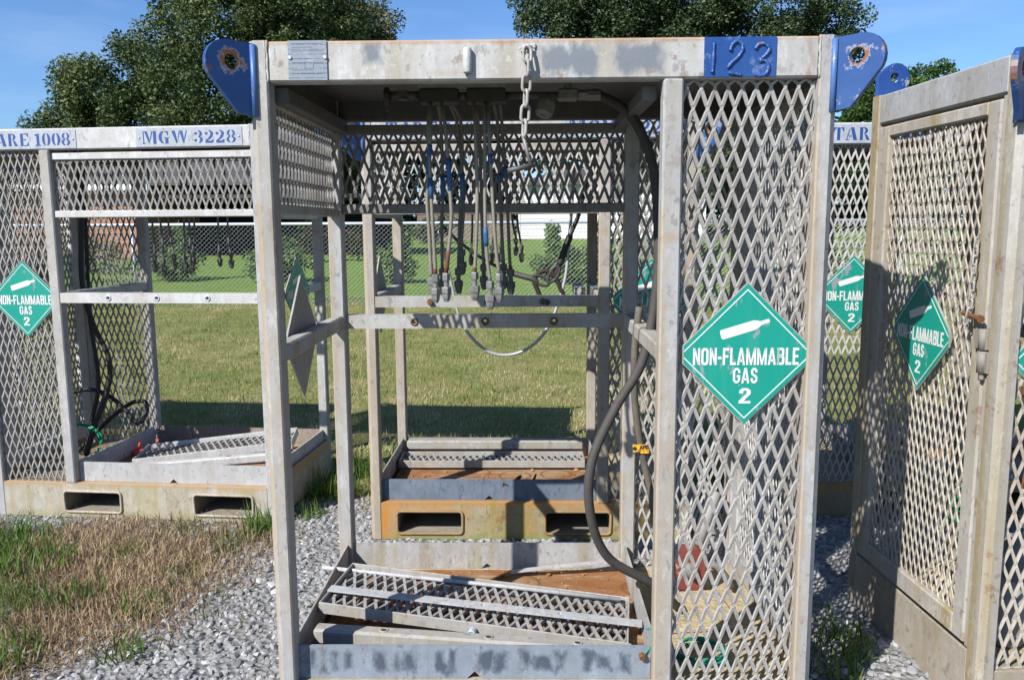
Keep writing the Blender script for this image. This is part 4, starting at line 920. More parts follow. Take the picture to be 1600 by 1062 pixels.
o = link('cord_coil', m.mesh('cord_coil', flat('bright_green_cord', (.0, .22, .09), .5)), None, MBm @ Vector((.30, .35, ZF+.002)), (R(-14), 0, rzB)); tag(o, 'green cord coil standing behind the mesh of the white rack', 'cord')
for k, (x, y) in enumerate(((.50, .52), (.58, .60), (.66, .70))):
    m = MB(); m.box(-.035, .035, -.02, .02, 0, .035, .006); m.lathe([(.008, 0), (.008, .05)], 8, (0, 0, .03), (.4, .2, 1))
    o = link('red_clamp', m.mesh('red_clamp', flat('red_plastic', (.55, .05, .02), .5)), None, MBm @ Vector((x-.05, y, ZF-.001)), (0, 0, k*.7))
    tag(o, ('red clamp nearest the post in the white rack tray', 'red clamp between two others in the white rack tray', 'farthest red clamp in the white rack tray')[k], 'clamp', 'red clamps in the white rack')
grate('loose mesh gate propped on the right rim of the white MGW 3228 rack', (-1.457, 2.600, .300), (-1.553, 2.285, .285), (-.540, 2.748, .372), B_['frame'], gmesh, 12, .05)
bar('square_bar', 'loose square bar lying under the propped gate of the white rack', (-1.46, 2.20, .285), (-.64, 2.29, .33), .05, .05, B_['frame'], 'bar', box=True, bosses=(.5,))

# rack C (behind the near one) --------------------------------------------------
lC = (-.029, 1.741, .005); rzC = R(-.62)
rC, TC, partC = rack('rack with rust streaked fork pockets and blue grey tray behind the 123 rack', lC, rzC, False, True, C_, 31)
placard(rC, 1.458, .012, 1.262, 0); placard(rC, -.008, .47, 1.262, R(-90)); placard(rC, W+.006, .45, 1.262, R(90))
id_plate(rC, .10, .663, .003, 2.070, 2.168, 'TARE 1008', plate_m); id_plate(rC, 1.005, 1.595, .003, 2.070, 2.168, 'MGW 3228', plate_m)
mb = MB(); mb.box(.48, .82, .40, .46, 2.06, 2.12, .005); link('manifold', mb.mesh('manifold', M_darksteel), rC)
hc = [[(.525, 1.706), (.519, 1.547), (.514, 1.423)], [(.656, 1.705), (.637, 1.546), (.632, 1.44)], [(.692, 1.705), (.683, 1.546), (.682, 1.44)], [(.745, 1.704), (.765, 1.581), (.765, 1.475)], [(.773, 1.704), (.79, 1.563), (.797, 1.439)]]
for i, pts in enumerate(hc):
    hose(f'{ordw[i]} dark hose from the left hanging in the rack behind 123', [(pts[0][0], .44, 2.06)]+[(x, .45, z) for x, z in pts], True, 'hoses hanging in the rack behind the 123 rack', None, lC, rzC)
MC = Matrix.Translation(lC) @ Matrix.Rotation(rzC, 4, 'Z')
grate('loose mesh gate lying level in the tray with the blue grey rim', (.036, 2.535, .262), (.030, 2.33, .262), (1.150, 2.53, .262), gate_m, gmesh, 13, .045)
bar('square_bar', 'cream square bar lying behind the level gate of the rack behind 123', (.045, 2.605, .315), (1.15, 2.60, .315), .05, .058, gate_m, 'bar', box=True)
# wire rope sling
o = link('wire_rope_sling', None, None, MC @ Vector((1.08, .25, 1.95))); tag(o, 'steel wire rope sling with dark hooks looping down in the rack behind 123', 'sling'); b0 = o.location.copy(); o.empty_display_size = .05
rp_m, nt, bs = newmat('wire_rope'); v = node(nt, 'ShaderNodeTexCoord').outputs['Object']; wv = node(nt, 'ShaderNodeTexWave', bands_direction='DIAGONAL'); wv.inputs['Scale'].default_value = 60; nt.links.new(v, wv.inputs['Vector'])
nt.links.new(mixc(nt, wv.outputs['Fac'], (.22, .23, .24), (.50, .51, .52)), bs.inputs['Base Color']); bs.inputs['Roughness'].default_value = .5; bs.inputs['Metallic'].default_value = .3
def slp(pts): return smooth_path([MC @ Vector((x, y, z))-b0 for x, y, z in pts], 8)
m = MB(); m.tube(slp([(1.08, .25, 1.95), (1.065, .25, 1.717), (1.049, .25, 1.515), (1.029, .25, 1.344), (.961, .25, 1.138), (.867, .25, 1.009), (.745, .25, .95), (.624, .25, .964), (.521, .25, 1.052), (.463, .25, 1.157), (.430, .25, 1.296), (.40, .25, 1.44), (.36, .25, 1.62)]), .0085, 8); link('rope', m.mesh('rope', rp_m), o)
m = MB(); m.tube(slp([(1.16, .25, 1.95), (1.109, .25, 1.716), (1.056, .25, 1.582), (1.0, .25, 1.43)]), [.011]*8*2+[.018]*9, 8); link('rope', m.mesh('rope', M_rubber), o)
m = MB(); m.tube(slp([(.36, .30, 1.66), (.46, .30, 1.56), (.60, .30, 1.46), (.72, .29, 1.40), (.80, .27, 1.375), (.858, .25, 1.36), (.885, .25, 1.34)]), [.009]*24+[.016]*25, 8); link('rope', m.mesh('rope', M_darksteel), o)
m = MB(); P = slp([(1.0, .25, 1.43), (.974, .25, 1.375), (.93, .25, 1.402), (.885, .25, 1.385), (.868, .25, 1.345), (.885, .25, 1.30), (.91, .25, 1.235)]); m.tube(P, .013, 8); link('hook', m.mesh('hook', flat('dark_red_steel', (.026, .016, .013), .7, .4)), o)
m = MB(); P = slp([(.96, .25, 1.40), (.985, .25, 1.36), (1.02, .25, 1.28), (1.035, .25, 1.235)]); m.tube(P, .013, 8); link('hook', m.mesh('hook', flat('dark_red_steel', (.026, .016, .013), .7, .4)), o)
for c_ in ((.90, 1.352, -25), (.972, 1.385, 60)):
    m = MB(); m.tube([MC @ Vector((c_[0]+(.048*math.cos(a)*math.cos(R(c_[2]))-.022*math.sin(a)*math.sin(R(c_[2]))), .245, c_[1]+.048*math.cos(a)*math.sin(R(c_[2]))+.022*math.sin(a)*math.cos(R(c_[2]))))-b0 for a in np.linspace(0, 2*PI, 16, endpoint=False)], .009, 8, closed=True); link('thimble', m.mesh('thimble', M_darksteel), o)
mb = MB(); mb.box(1.10, 1.165, .62, .90, 1.232, 1.288, .008); o = link('stub_tube', mb.mesh('stub_tube', C_['frame']), rC)
# rusty bolt heads on the bar
for x in (.34, .933):
    m = MB(); m.lathe([(.014, 0), (.014, .012), (.010, .018)], 10, (x, -.001, 1.257), (0, -1, 0)); link('bolt_head', m.mesh('bolt_head', M_rust if x < .5 else M_darksteel), rC)
leafm = flat('dead_leaf', (.10, .06, .035), .9, .4)
for k, (x, z) in enumerate(((.70, .300), (.76, .315), (.855, .315))):
    m = MB(); m.plate([(0, 0), (.02, .012), (.045, .006), (.05, -.012), (.022, -.02)], [], .002, lambda a, b2, c: (a, c+.4*a*a*20, b2)); o = link('dead_leaf', m.mesh('dead_leaf', leafm), None, MC @ Vector((x, .038, z)), (R(15), R(60 if k == 0 else -10*k), R(k*20)))
    tag(o, ('dead leaf hanging lowest on the blue grey rim', 'curled dead leaf on the blue grey rim between two others', 'rightmost dead leaf stuck on top of the blue grey rim')[k], 'leaf', 'dead leaves on the blue grey rim')

# rack D and rack E ----------------------------------------------------------------
lD = (2.30, 2.08, .0)
rD, TD, partD = rack('shadowed rack lettered TARE seen between the 123 rack and the right rack', lD, 0, True, True, dict(C_, frame=A_['frame']), 41)
placard(rD, .281, .012, 1.262, 0); placard(rD, -.006, .5, 1.262, R(-90))
id_plate(rD, .10, .663, .003, 2.070, 2.168, 'TARE 1008', plate_m)
rF, TF_, partF = rack('rack beyond the left edge of the picture whose shadow falls on the lawn', (-4.42, 2.3, 0), R(-5), True, True, B_, 61)
lE = (2.2802, .1196, -.02); rzE = R(3.49)
rE, TE, partE = rack('tan stained rack at the right edge with a hinged mesh door facing left', lE, rzE, True, True, E_, 51, nolug=(-1, 1))
placard(rE, -.004, .475, 1.270, R(-90), tilt=0); placard(rE, .246, .012, 1.240, 0)
link('upright_lug', ME_lugup, rE, (.005, .93, H-.002), (0, 0, R(12)))
ME = Matrix.Translation(lE) @ Matrix.Rotation(rzE, 4, 'Z')
m = MB(); P0 = ME @ Vector((-.012, .20, 1.372)); m.lathe([(.009, 0), (.009, .105), (.013, .106), (.013, .118)], 8, (0, 0, 0), (-.05, -1, -.06)); o = link('latch_pin', m.mesh('latch_pin', M_rust), None, P0); tag(o, 'rusty latch pin sticking out beside the hinge of the right rack', 'pin')
m.__init__(); 
chain('latch_chain', 'short grey chain hanging on the mesh door of the right rack', [ME @ Vector(q) for q in ((-.014, .152, 1.62), (-.016, .155, 1.5), (-.018, .158, 1.40), (-.02, .17, 1.345), (-.022, .195, 1.33))], chm, .036, .022, .0034)
chain('rusty_chain', 'rusty chain hanging against the front mesh of the right rack', [ME @ Vector(q) for q in ((.060, -.012, 1.16), (.098, -.012, 1.07), (.105, -.012, .95), (.092, -.012, .83))], M_rust, .030, .018, .0036)
for k, (x, y, r_, h_, c_) in enumerate(((.22, .22, .07, .20, (.30, .29, .27)), (.17, .45, .09, .16, (.34, .27, .17)), (.33, .35, .06, .30, (.22, .22, .22)))):
    m = MB(); m.lathe([(r_*.92, 0), (r_, .01), (r_, h_*.85), (r_*.6, h_), (r_*.3, h_+.02)], 18, smooth=True); o = link('canister', m.mesh('canister', flat('canister_paint', c_, .6, .3, 15)), None, ME @ Vector((x, y, ZF))); tag(o, ('grey canister nearest the corner inside the right rack', 'squat tan canister behind the door mesh of the right rack', 'tall dark canister inside the right rack')[k], 'canister', 'canisters inside the right rack')
m = MB(); rr = random.Random(12)
for k in range(5): m.tube(smooth_path([(.06*math.cos(a+k)*(1+.2*rr.uniform(-1, 1)), .05*math.sin(a+k)*(1+.2*rr.uniform(-1, 1)), .01+.02*k+.10*rr.random()) for a in np.linspace(0, 6, 10)], 3), .004, 6)
o = link('cord_coil', m.mesh('cord_coil', flat('bright_green_cord', (.0, .22, .09), .5)), None, ME @ Vector((.12, .30, .55))); tag(o, 'tangle of bright green cord behind the door mesh of the right rack', 'cord')

# ------------------------------------------------------------------ chain link fence
YF = 14.5; XF0, XF1 = -20.0, 17.0; HF = 1.69
fe = empty('chain_link_fence', (0, YF, 0), 0, 'galvanised chain link fence with a shiny top rail across the lawn', 'fence')
m = MB(); m.tube([(XF0, 0, HF), (XF1, 0, HF)], .032, 10); link('top_rail', m.mesh('top_rail', M_galv), fe)
pm = MB(); pm.tube([(0, 0, -.1), (0, 0, HF+.03)], .03, 10); mep = pm.mesh('fence_post', M_galv)
for x in (-19.9, -16.75, -13.6, -10.45, -7.3, -4.42, 2.12, 5.27, 8.42, 11.57, 14.72): link('fence_post', mep, fe, (float(x), .06, 0))
px, pz = .048, .046; nw = int((XF1-XF0)/px); nk = int(HF/pz)
ii, kk = np.meshgrid(np.arange(nw), np.arange(nk+1), indexing='ij')
zx = XF0+(ii+((kk+ii) % 2)*1.0-.0)*px; zz = .03+kk*pz; zy = np.where((kk % 2) == 0, .004, -.004)
wr = .0030; offs = np.array([(-wr, 0, 0), (wr*.5, wr*.87, 0), (wr*.5, -wr*.87, 0)])
V = np.stack([zx, zy, zz], -1)[:, :, None, :]+offs[None, None]
n1_ = nk+1; idx = (np.arange(nw)[:, None, None]*n1_+np.arange(nk)[None, :, None])*3+np.arange(3)[None, None]
nxt = (np.arange(nw)[:, None, None]*n1_+np.arange(nk)[None, :, None])*3+((np.arange(3)+1) % 3)[None, None]
Fq = np.stack([idx, nxt, nxt+3, idx+3], -1).reshape(-1, 4)
o = link('chain_link_fabric', npmesh('chain_link_fabric', V.reshape(-1, 3), Fq, M_wire), fe); o['kind'] = 'stuff'

# ------------------------------------------------------------------ far buildings
h45 = float(hgt(45))
wh = empty('white_house', (0, 45, h45), 0, 'white clapboard house beyond the fence', 'house')
sid = flat('white_siding', (.60, .60, .59), .6, .03, 3, bstr=.05)
x0, x1 = .35, 11.0
for k in range(16):
    z = k*.19; m = MB(); m.add([(x0, -.0, z), (x1, -.0, z), (x1, .025, z+.195), (x0, .025, z+.195), (x0, .03, z), (x1, .03, z)], [(0, 1, 2, 3), (0, 4, 5, 1)]); link('clapboard', m.mesh('clapboard', sid), wh)
m = MB(); m.box(x0-.02, x0+.13, -.02, .05, 0, 3.04, .005); link('corner_board', m.mesh('corner_board', sid), wh)
m = MB(); m.box(x0+.02, x1, .035, 7, 0, 3.03, .01); link('wall', m.mesh('wall', sid), wh)
shing = dirt_mat('grey_shingles', (.06, .059, .058), (.085, .083, .08), (.04, .04, .04))
m = MB(); m.add([(x0-.4, -.45, 3.0), (x1+.4, -.45, 3.0), (x1+.4, 3.5, 4.1), (x0+2.6, 3.5, 4.1), (x0-.4, 7.4, 3.0), (x1+.4, 7.4, 3.0)], [(0, 1, 2, 3), (3, 2, 5, 4), (0, 3, 4), (1, 5, 2), (0, 4, 5, 1)]); link('roof', m.mesh('roof', shing), wh)
# brick house on the left
yb_ = 30; hb_ = float(hgt(yb_))
bk = empty('brick_house', (0, yb_, hb_), 0, 'orange brick house with grey roof beyond the fence at the left', 'house')
bm_, nt, bs = newmat('brick_wall'); v = node(nt, 'ShaderNodeTexCoord').outputs['Object']
mpn = node(nt, 'ShaderNodeMapping'); mpn.inputs['Rotation'].default_value = (R(90), 0, 0); nt.links.new(v, mpn.inputs['Vector'])
bt = node(nt, 'ShaderNodeTexBrick'); bt.inputs['Scale'].default_value = 1.0; bt.inputs['Brick Width'].default_value = .22; bt.inputs['Row Height'].default_value = .085; bt.inputs['Mortar Size'].default_value = .01
bt.inputs['Color1'].default_value = (.36, .13, .065, 1); bt.inputs['Color2'].default_value = (.24, .085, .045, 1); bt.inputs['Mortar'].default_value = (.34, .28, .23, 1); nt.links.new(mpn.outputs[0], bt.inputs['Vector'])
nt.links.new(bt.outputs['Color'], bs.inputs['Base Color']); bs.inputs['Roughness'].default_value = .9
m = MB(); m.box(-21.5, -14.2, 0, 8, 0, 2.75, .01); link('wall', m.mesh('wall', bm_), bk)
m = MB(); m.box(-22.0, -13.7, -.55, -.50, 2.62, 2.86, .005); link('fascia', m.mesh('fascia', sid), bk)
m = MB(); m.add([(-22, -.5, 2.8), (-9.6, -.5, 2.8), (-12.0, 4, 4.6), (-19.5, 4, 4.6), (-22, 8.5, 2.8), (-9.6, 8.5, 2.8)], [(0, 1, 2, 3), (3, 2, 5, 4), (0, 3, 4), (1, 5, 2), (0, 4, 5, 1)]); link('roof', m.mesh('roof', shing), bk)
m = MB(); m.box(-20.3, -19.3, -.03, .02, .75, 2.2, .01); wn = link('window', m.mesh('window', sid), bk)
m = MB(); m.box(-20.22, -19.38, -.04, -.031, .83, 2.12, .003); link('pane', m.mesh('pane', M_darksteel), wn)
# made-up carport with near-black walls, standing in for shade under the trees
drk = flat('tree_shade_black', (.022, .02, .018), .9, .3)
cp = empty('shade_carport', (0, 31, hb_), 0, 'made-up dark carport between the brick house and the shrubs', 'shade_carport')
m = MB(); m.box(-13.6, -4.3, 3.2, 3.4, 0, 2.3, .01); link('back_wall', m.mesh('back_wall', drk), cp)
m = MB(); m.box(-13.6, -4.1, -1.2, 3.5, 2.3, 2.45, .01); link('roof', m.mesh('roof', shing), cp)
m = MB(); m.box(-13.55, -4.3, 1.8, 3.19, 0, 1.2, .01); link('shade_filler_wall', m.mesh('shade_filler_wall', drk), cp)
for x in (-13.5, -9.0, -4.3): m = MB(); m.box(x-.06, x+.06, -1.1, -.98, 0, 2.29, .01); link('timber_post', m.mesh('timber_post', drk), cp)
# wooden fence between the oak and the white house
wf = empty('board_fence', (0, 43, float(hgt(43))), 0, 'weathered brown board fence left of the white house', 'fence')
wood = dirt_mat('weathered_wood', (.17, .13, .10), (.22, .18, .14), (.09, .07, .05)); bmv = MB(); bmv.box(-.068, .068, 0, .025, 0, 1.9, .004); meb = bmv.mesh('fence_board', wood)
for k in range(36): link('fence_board', meb, wf, (-5.05+.145*k, 0, random.uniform(-.02, .02)))
m = MB(); m.box(-5.1, .12, .027, .07, .4, .5, .004); link('fence_rail', m.mesh('fence_rail', wood), wf)
m = MB(); m.box(-5.1, .12, .027, .07, 1.4, 1.5, .004); link('fence_rail', m.mesh('fence_rail', wood), wf)

# ------------------------------------------------------------------ vegetation
def leaf_cloud(centres, rad, n, size, rs, flat_=0.6, outward=None):
    ci = rs.randint(0, len(centres), n); c = centres[ci]; ct = rs.normal(0, .17, len(centres))[ci]; d = rs.normal(0, 1, (n, 3)); d /= np.linalg.norm(d, axis=1)[:, None]
    pos = c+d*(rs.uniform(0, 1, n)**.45)[:, None]*rad
    a = rs.normal(0, 1, (n, 3)); a[:, 2] *= .7; a /= np.linalg.norm(a, axis=1)[:, None]
    b = np.cross(a, rs.normal(0, 1, (n, 3))); b /= np.linalg.norm(b, axis=1)[:, None]
    nn_ = np.cross(a, b); s = size*rs.uniform(.6, 1.35, n)[:, None]
    V = np.stack([pos-a*s*.6, pos+b*s*.32+nn_*s*.08, pos+a*s*.6, pos-b*s*.32+nn_*s*.08], 1)
    return V.reshape(-1, 3), np.arange(n*4).reshape(-1, 4), ct
def branch(m, p0, p1, r0, r1, rs, n=6):
    p0, p1 = np.array(p0, float), np.array(p1, float); L = np.linalg.norm(p1-p0)
    P = [p0+(p1-p0)*t+rs.normal(0, .035*L, 3)*(0 if t in (0, 1) else 1) for t in np.linspace(0, 1, n)]
    m.tube(smooth_path(P, 3), list(np.linspace(r0, r1, (n-1)*3+1)), 8)
bark = dirt_mat('bark', (.10, .085, .07), (.14, .12, .10), (.05, .04, .035))
oak_leaf = attrmat('oak_leaves', [(.025, .046, .014), (.052, .084, .024), (.085, .118, .037), (.15, .165, .06)], .55, .25, .35)
oak_leaf2 = attrmat('dark_oak_leaves', [(.017, .034, .013), (.034, .061, .021), (.055, .086, .031), (.095, .118, .048)], .5, .2, .4)
def tree(label, x, y, base_h, lobes, nclump, nleaf, size, rad, mat, seed, tr=.45, cat='tree', name='oak_tree', trunk_top=None):
    rs = np.random.RandomState(seed); o = empty(name, (x, y, float(hgt(y))), 0, label, cat)
    lob = np.array(lobes, float); vol = (lob[:, 3]*lob[:, 4]*lob[:, 5])**(2/3); pr = vol/vol.sum()
    cen = []
    for li in rs.choice(len(lob), nclump, p=pr):
        L = lob[li]; d = rs.normal(0, 1, 3); d /= np.linalg.norm(d); r = rs.uniform(.55, 1.05)
        cen.append(L[:3]+d*L[3:]*r)
    cen = np.array(cen); V, Fa, pos = leaf_cloud(cen, rad, nleaf, size, rs)
    cl = np.clip(rs.uniform(0, 1, len(V)//4)*.45+rs.normal(.26, .12, len(V)//4)+pos, 0, 1)
    c = link('crown', npmesh('crown', V, Fa, mat, np.repeat(cl, 4)), o); c['kind'] = 'stuff'
    m = MB(); tt = trunk_top or base_h*1.6
    branch(m, (0, 0, -.2), (0, 0, tt), tr, tr*.6, rs); link('trunk', m.mesh('trunk', bark), o)
    for L in lob[:9]:
        m = MB(); branch(m, (0, 0, tt*rs.uniform(.7, .98)), L[:3]+rs.normal(0, .2, 3), tr*.45, .05, rs, 7); link('limb', m.mesh('limb', bark), o)
    return o
def lobes_of(rs, n, ex, ey, ez, cz, smin, smax):
    o = []
    for _ in range(n):
        d = rs.normal(0, 1, 3); d /= np.linalg.norm(d); r = rs.uniform(.35, .95)
        s = rs.uniform(smin, smax); o.append((d[0]*ex*r, d[1]*ey*r, cz+d[2]*ez*r, s*1.15, s, s*.8))
    return o
rs_ = np.random.RandomState(4)
# big left oak: outer shape from hand placed lobes
tree('large spreading oak rising behind the white rack', -17.5, 52, 4, [(-12.2, 0, 5.0, 2.4, 3, 1.8), (-10.5, 0, 6.2, 3.0, 3, 2.4), (-8.6, -1, 9.0, 2.8, 3, 2.3), (-5.2, 0, 11.0, 2.7, 3, 2.4), (-6, -2, 7, 3.6, 3, 3), (-1, -2, 7.5, 4, 3.5, 3.5), (-1, 0, 13.5, 4.2, 4, 3.6), (4, -1, 9, 4, 3.5, 3.5), (4.5, 0, 14.5, 4, 4, 3.6), (7.5, -1, 7, 3.2, 3, 3), (1, 1, 17, 4.5, 4, 3), (-2.5, -2, 4.5, 3.4, 3, 2), (3.5, -2, 4.2, 3.4, 3, 2)], 620, 170000, .21, 1.0, oak_leaf, 11, .55)
tree('lighter oak showing its crown right of the large left oak', -12.2, 60, 4, [(-1, 0, 14, 3.6, 3, 3.2), (-4, 0, 10, 3.5, 3, 3), (.5, 0, 10.5, 3.4, 3, 3), (-4.5, 0, 16, 3.4, 3, 3), (1.6, 0, 14.2, 2.4, 2.5, 2.4), (-1, -1, 6.5, 4, 3, 3)], 300, 70000, .21, .95, attrmat('light_oak_leaves', [(.05, .065, .028), (.095, .11, .048), (.14, .15, .065), (.21, .20, .10)], .55, .3, .3), 12, .42)
tree('dark oak rising behind the 123 patch on the right half', 10.5, 56, 4, [(-7.5, 0, 15.2, 3.4, 3, 3.0), (-3, -1, 16, 4, 3.5, 3.4), (-5.6, -1, 14.2, 3.0, 3, 2.8), (-.6, -1, 13.6, 3.4, 3, 3), (4.6, -1, 14.2, 3.4, 3, 3), (2, -1, 15.5, 4, 3.5, 3.4), (7, 0, 15, 3.6, 3, 3.2), (10.6, 0, 13.9, 2.3, 2.4, 2.0), (11.6, 0, 11.6, 1.6, 2, 1.6), (-4, -1, 11, 4.2, 3.5, 3), (1.5, -1, 10, 4.2, 3.5, 3), (6.5, -1, 10.5, 4, 3.5, 3), (0, 0, 19, 5, 4, 3), (-6, 0, 18, 3.4, 3, 2.6), (-1, -2, 6.5, 4.2, 3, 2.6), (5, -2, 6.5, 4, 3, 2.6)], 620, 165000, .20, .95, oak_leaf2, 13, .55)
tree('far pale tree at the far left beyond the large oak', -42, 72, 3, [(0, 0, 8.5, 2.0, 2, 1.8), (1.5, 0, 6.5, 2.6, 2, 2.0), (-1.5, 0, 6.2, 2.6, 2, 2)], 40, 5000, .3, .9, attrmat('pale_leaves', [(.06, .09, .04), (.10, .14, .06), (.16, .19, .09)], .6, .3), 14, .2, name='tree')
tree('dark tree tip at the left edge above the white rack', -45, 60, 3, [(-3.0, 0, 7.0, 3.0, 2.4, 2.0), (-2.6, 0, 5, 3.2, 2.4, 2.4)], 60, 8000, .3, .9, oak_leaf2, 15, .25, name='tree')
jun = attrmat('juniper_leaves', [(.02, .045, .012), (.045, .09, .02), (.10, .16, .04)], .6, .2)
tree('bright green juniper showing above the beam of the right rack', 14.9, 30, 2, [(-1.2, 0, 5.7, 1.0, 1.2, .9), (.1, 0, 6.1, 1.2, 1.2, .8), (1.2, 0, 6.4, .9, 1, .7), (0, 0, 4.2, 1.8, 1.8, 1.4), (-1.7, 0, 5.6, .35, .4, 1.0)], 170, 26000, .12, .32, jun, 16, .16, name='juniper')
tree('green tree seen through the mesh of the shadowed rack at the right', 11.5, 33, 2, [(-2, 0, 3.4, 1.8, 1.5, 1.5), (1.5, 0, 3.2, 2.0, 1.5, 1.6), (0, 0, 4.6, 1.6, 1.5, 1.2)], 70, 9000, .2, .7, oak_leaf2, 17, .16, name='tree')
shrubm = attrmat('shrub_leaves', [(.03, .065, .014), (.065, .125, .026), (.12, .19, .045), (.18, .25, .075)], .5, .25, .4)
def shrub(label, x, y, w, h, n, seed, mat=shrubm, size=.085, sprigs=0, name='shrub'):
    rs = np.random.RandomState(seed); o = empty(name, (x, y, float(hgt(y))), 0, label, 'shrub')
    cen = []
    for _ in range(36):
        d = rs.normal(0, 1, 3); d /= np.linalg.norm(d); r = rs.uniform(.3, 1)
        cen.append((d[0]*w/2*r*1.12, d[1]*w/2.4*r, h*.42+d[2]*h*.44*r*(1-.25*abs(d[0]))))
    st = MB()
    for k in range(sprigs):
        a = rs.uniform(-w*.4, w*.4); tip = np.array((a*1.15, rs.uniform(-.2, .2), h*rs.uniform(1.05, 1.3)))
        for t in np.linspace(.55, 1, 6): cen.append(tuple(tip*np.array((1, 1, t))))
        branch(st, (a*.3, 0, 0), tip, .012, .004, rs, 4)
    V, Fa, pos = leaf_cloud(np.array(cen), .13+.1*w/2, n, size, rs)
    c = link('foliage', npmesh('foliage', V, Fa, mat, np.repeat(rs.uniform(0, 1, n), 4)), o); c['kind'] = 'stuff'
    for k in range(4): branch(st, (0, 0, -.05), (rs.uniform(-.3, .3)*w, rs.uniform(-.2, .2)*w, h*.7), .018, .006, rs, 4)
    link('stem', st.mesh('stem', bark), o)
    return o
shrub('big leafy shrub with upright sprigs in front of the white house', 1.95, 19.5, 2.1, 1.15, 5200, 21, sprigs=4)
shrub('leafy shrub right behind the left post of the rack behind 123', -2.75, 19.5, 1.25, 1.25, 2600, 22, sprigs=2)
shrub('wide green shrub seen left of the near left post', -5.9, 20, 1.9, 1.35, 3400, 23)
shrub('bright green shrub behind the hoses of the white rack', -9.2, 20.5, 1.9, 1.15, 3000, 24, sprigs=1)
shrub('low shrub in front of the brick house wall', -13.2, 24, 3.2, 1.3, 3600, 25, sprigs=2)
shrub('shrub at the far left in front of the brick house', -17.0, 25, 3.0, 1.2, 2600, 26)
shrub('shrub seen through the bay mesh of the rack behind 123', 5.2, 20.5, 2.0, 1.4, 2600, 27)
shrub('shrub seen through the mesh of the shadowed rack', 9.0, 21, 2.6, 1.5, 2600, 28)
flower = attrmat('red_flower_leaves', [(.015, .03, .01), (.02, .04, .012), (.03, .06, .015), (.035, .06, .02), (.03, .05, .015), (.04, .07, .02), (.03, .05, .02), (.05, .07, .02), (.04, .06, .02), (.42, .04, .03)], .5, .2)
shrub('small shrub with red flowers before the dark carport', -6.9, 27.5, 1.3, 1.9, 1500, 29, flower, name='flowering_shrub')
shrub('second flowering shrub left of the oak trunk beside the carport', -5.4, 28.0, 1.0, 1.5, 1000, 30, flower, name='flowering_shrub')
shrub('dark hedge shrub at the foot of the board fence', -3.9, 40.5, 2.6, 1.9, 2600, 31, oak_leaf2, .12, name='shrub')

rs = np.random.RandomState(77); nc_ = 1300
cx_ = rs.uniform(-42, 62, nc_); cy_ = rs.uniform(66, 76, nc_); top_ = 8.6+1.6*np.sin(cx_*.35)+1.0*np.sin(cx_*.9+1)-np.clip((-cx_-30)*.7, 0, 6)
cen = np.stack([cx_, cy_, 1+rs.uniform(.02, 1, nc_)*top_], 1)
V, Fa, pos = leaf_cloud(cen, 1.4, 90000, .40, rs)
tag(link('distant_woods', npmesh('distant_woods', V, Fa, oak_leaf2, np.repeat(rs.uniform(0, .8, 90000), 4))), kind='stuff')

# ------------------------------------------------------------------ gravel stones and grass
def in_poly(x, y, poly):
    r = np.zeros(len(x), bool); n = len(poly)
    for i in range(n):
        (x1_, y1_), (x2_, y2_) = poly[i], poly[(i+1) % n]
        c = ((y1_ > y) != (y2_ > y)) & (x < (x2_-x1_)*(y-y1_)/(y2_-y1_+1e-12)+x1_); r ^= c
    return r
def n2(x, y, s, seed=0):
    rs = np.random.RandomState(seed); r = np.zeros(len(x))
    for k in range(5):
        a = rs.uniform(0, 6.28); f = s*rs.uniform(.6, 1.7); r += np.sin((x*np.cos(a)+y*np.sin(a))*f+rs.uniform(0, 6.28))
    return r/5
weed = [(-1.80, 1.768), (-1.663, 2.02), (-1.011, 2.10), (-.70, 1.862), (-.634, 1.25), (-.68, .85), (-1.0, .70), (-1.05, .469), (-1.6, .2), (-3.0, .3), (-3.0, 1.9), (-2.103, 1.862)]
def weedmask(x, y):
    h = np.random.RandomState(len(x) % 1000).normal(0, .12, (2, len(x)))
    return in_poly(x+.12*n2(x, y, 7, 1)+h[0], y+.12*n2(x, y, 7, 2)+h[1], weed)
stone = attrmat('crushed_stone', [(.12, .12, .12), (.20, .20, .203), (.275, .275, .277), (.42, .415, .405)], .85, 0, .25)
def keepst(x, y, rs):
    u = (x-.8)/(y+2.6); k = (np.abs(u) < .95)
    k &= ~((x > .06) & (x < 1.63) & (y > .03) & (y < .93))
    k &= ~(weedmask(x, y) & (rs.uniform(0, 1, len(x)) < .72))
    k &= rs.uniform(0, 1, len(x)) < np.clip(1.15-np.clip(y-2.0, 0, 1)*2.0, 0, 1)
    k &= ~((y > 2.1) & (x < -.45) & (x > -2.3))
    return k
crumbs('gravel', 46000, (-2.9, 3.6), (-.5, 2.6), -.004, .005, .0195, stone, 8, keepst)

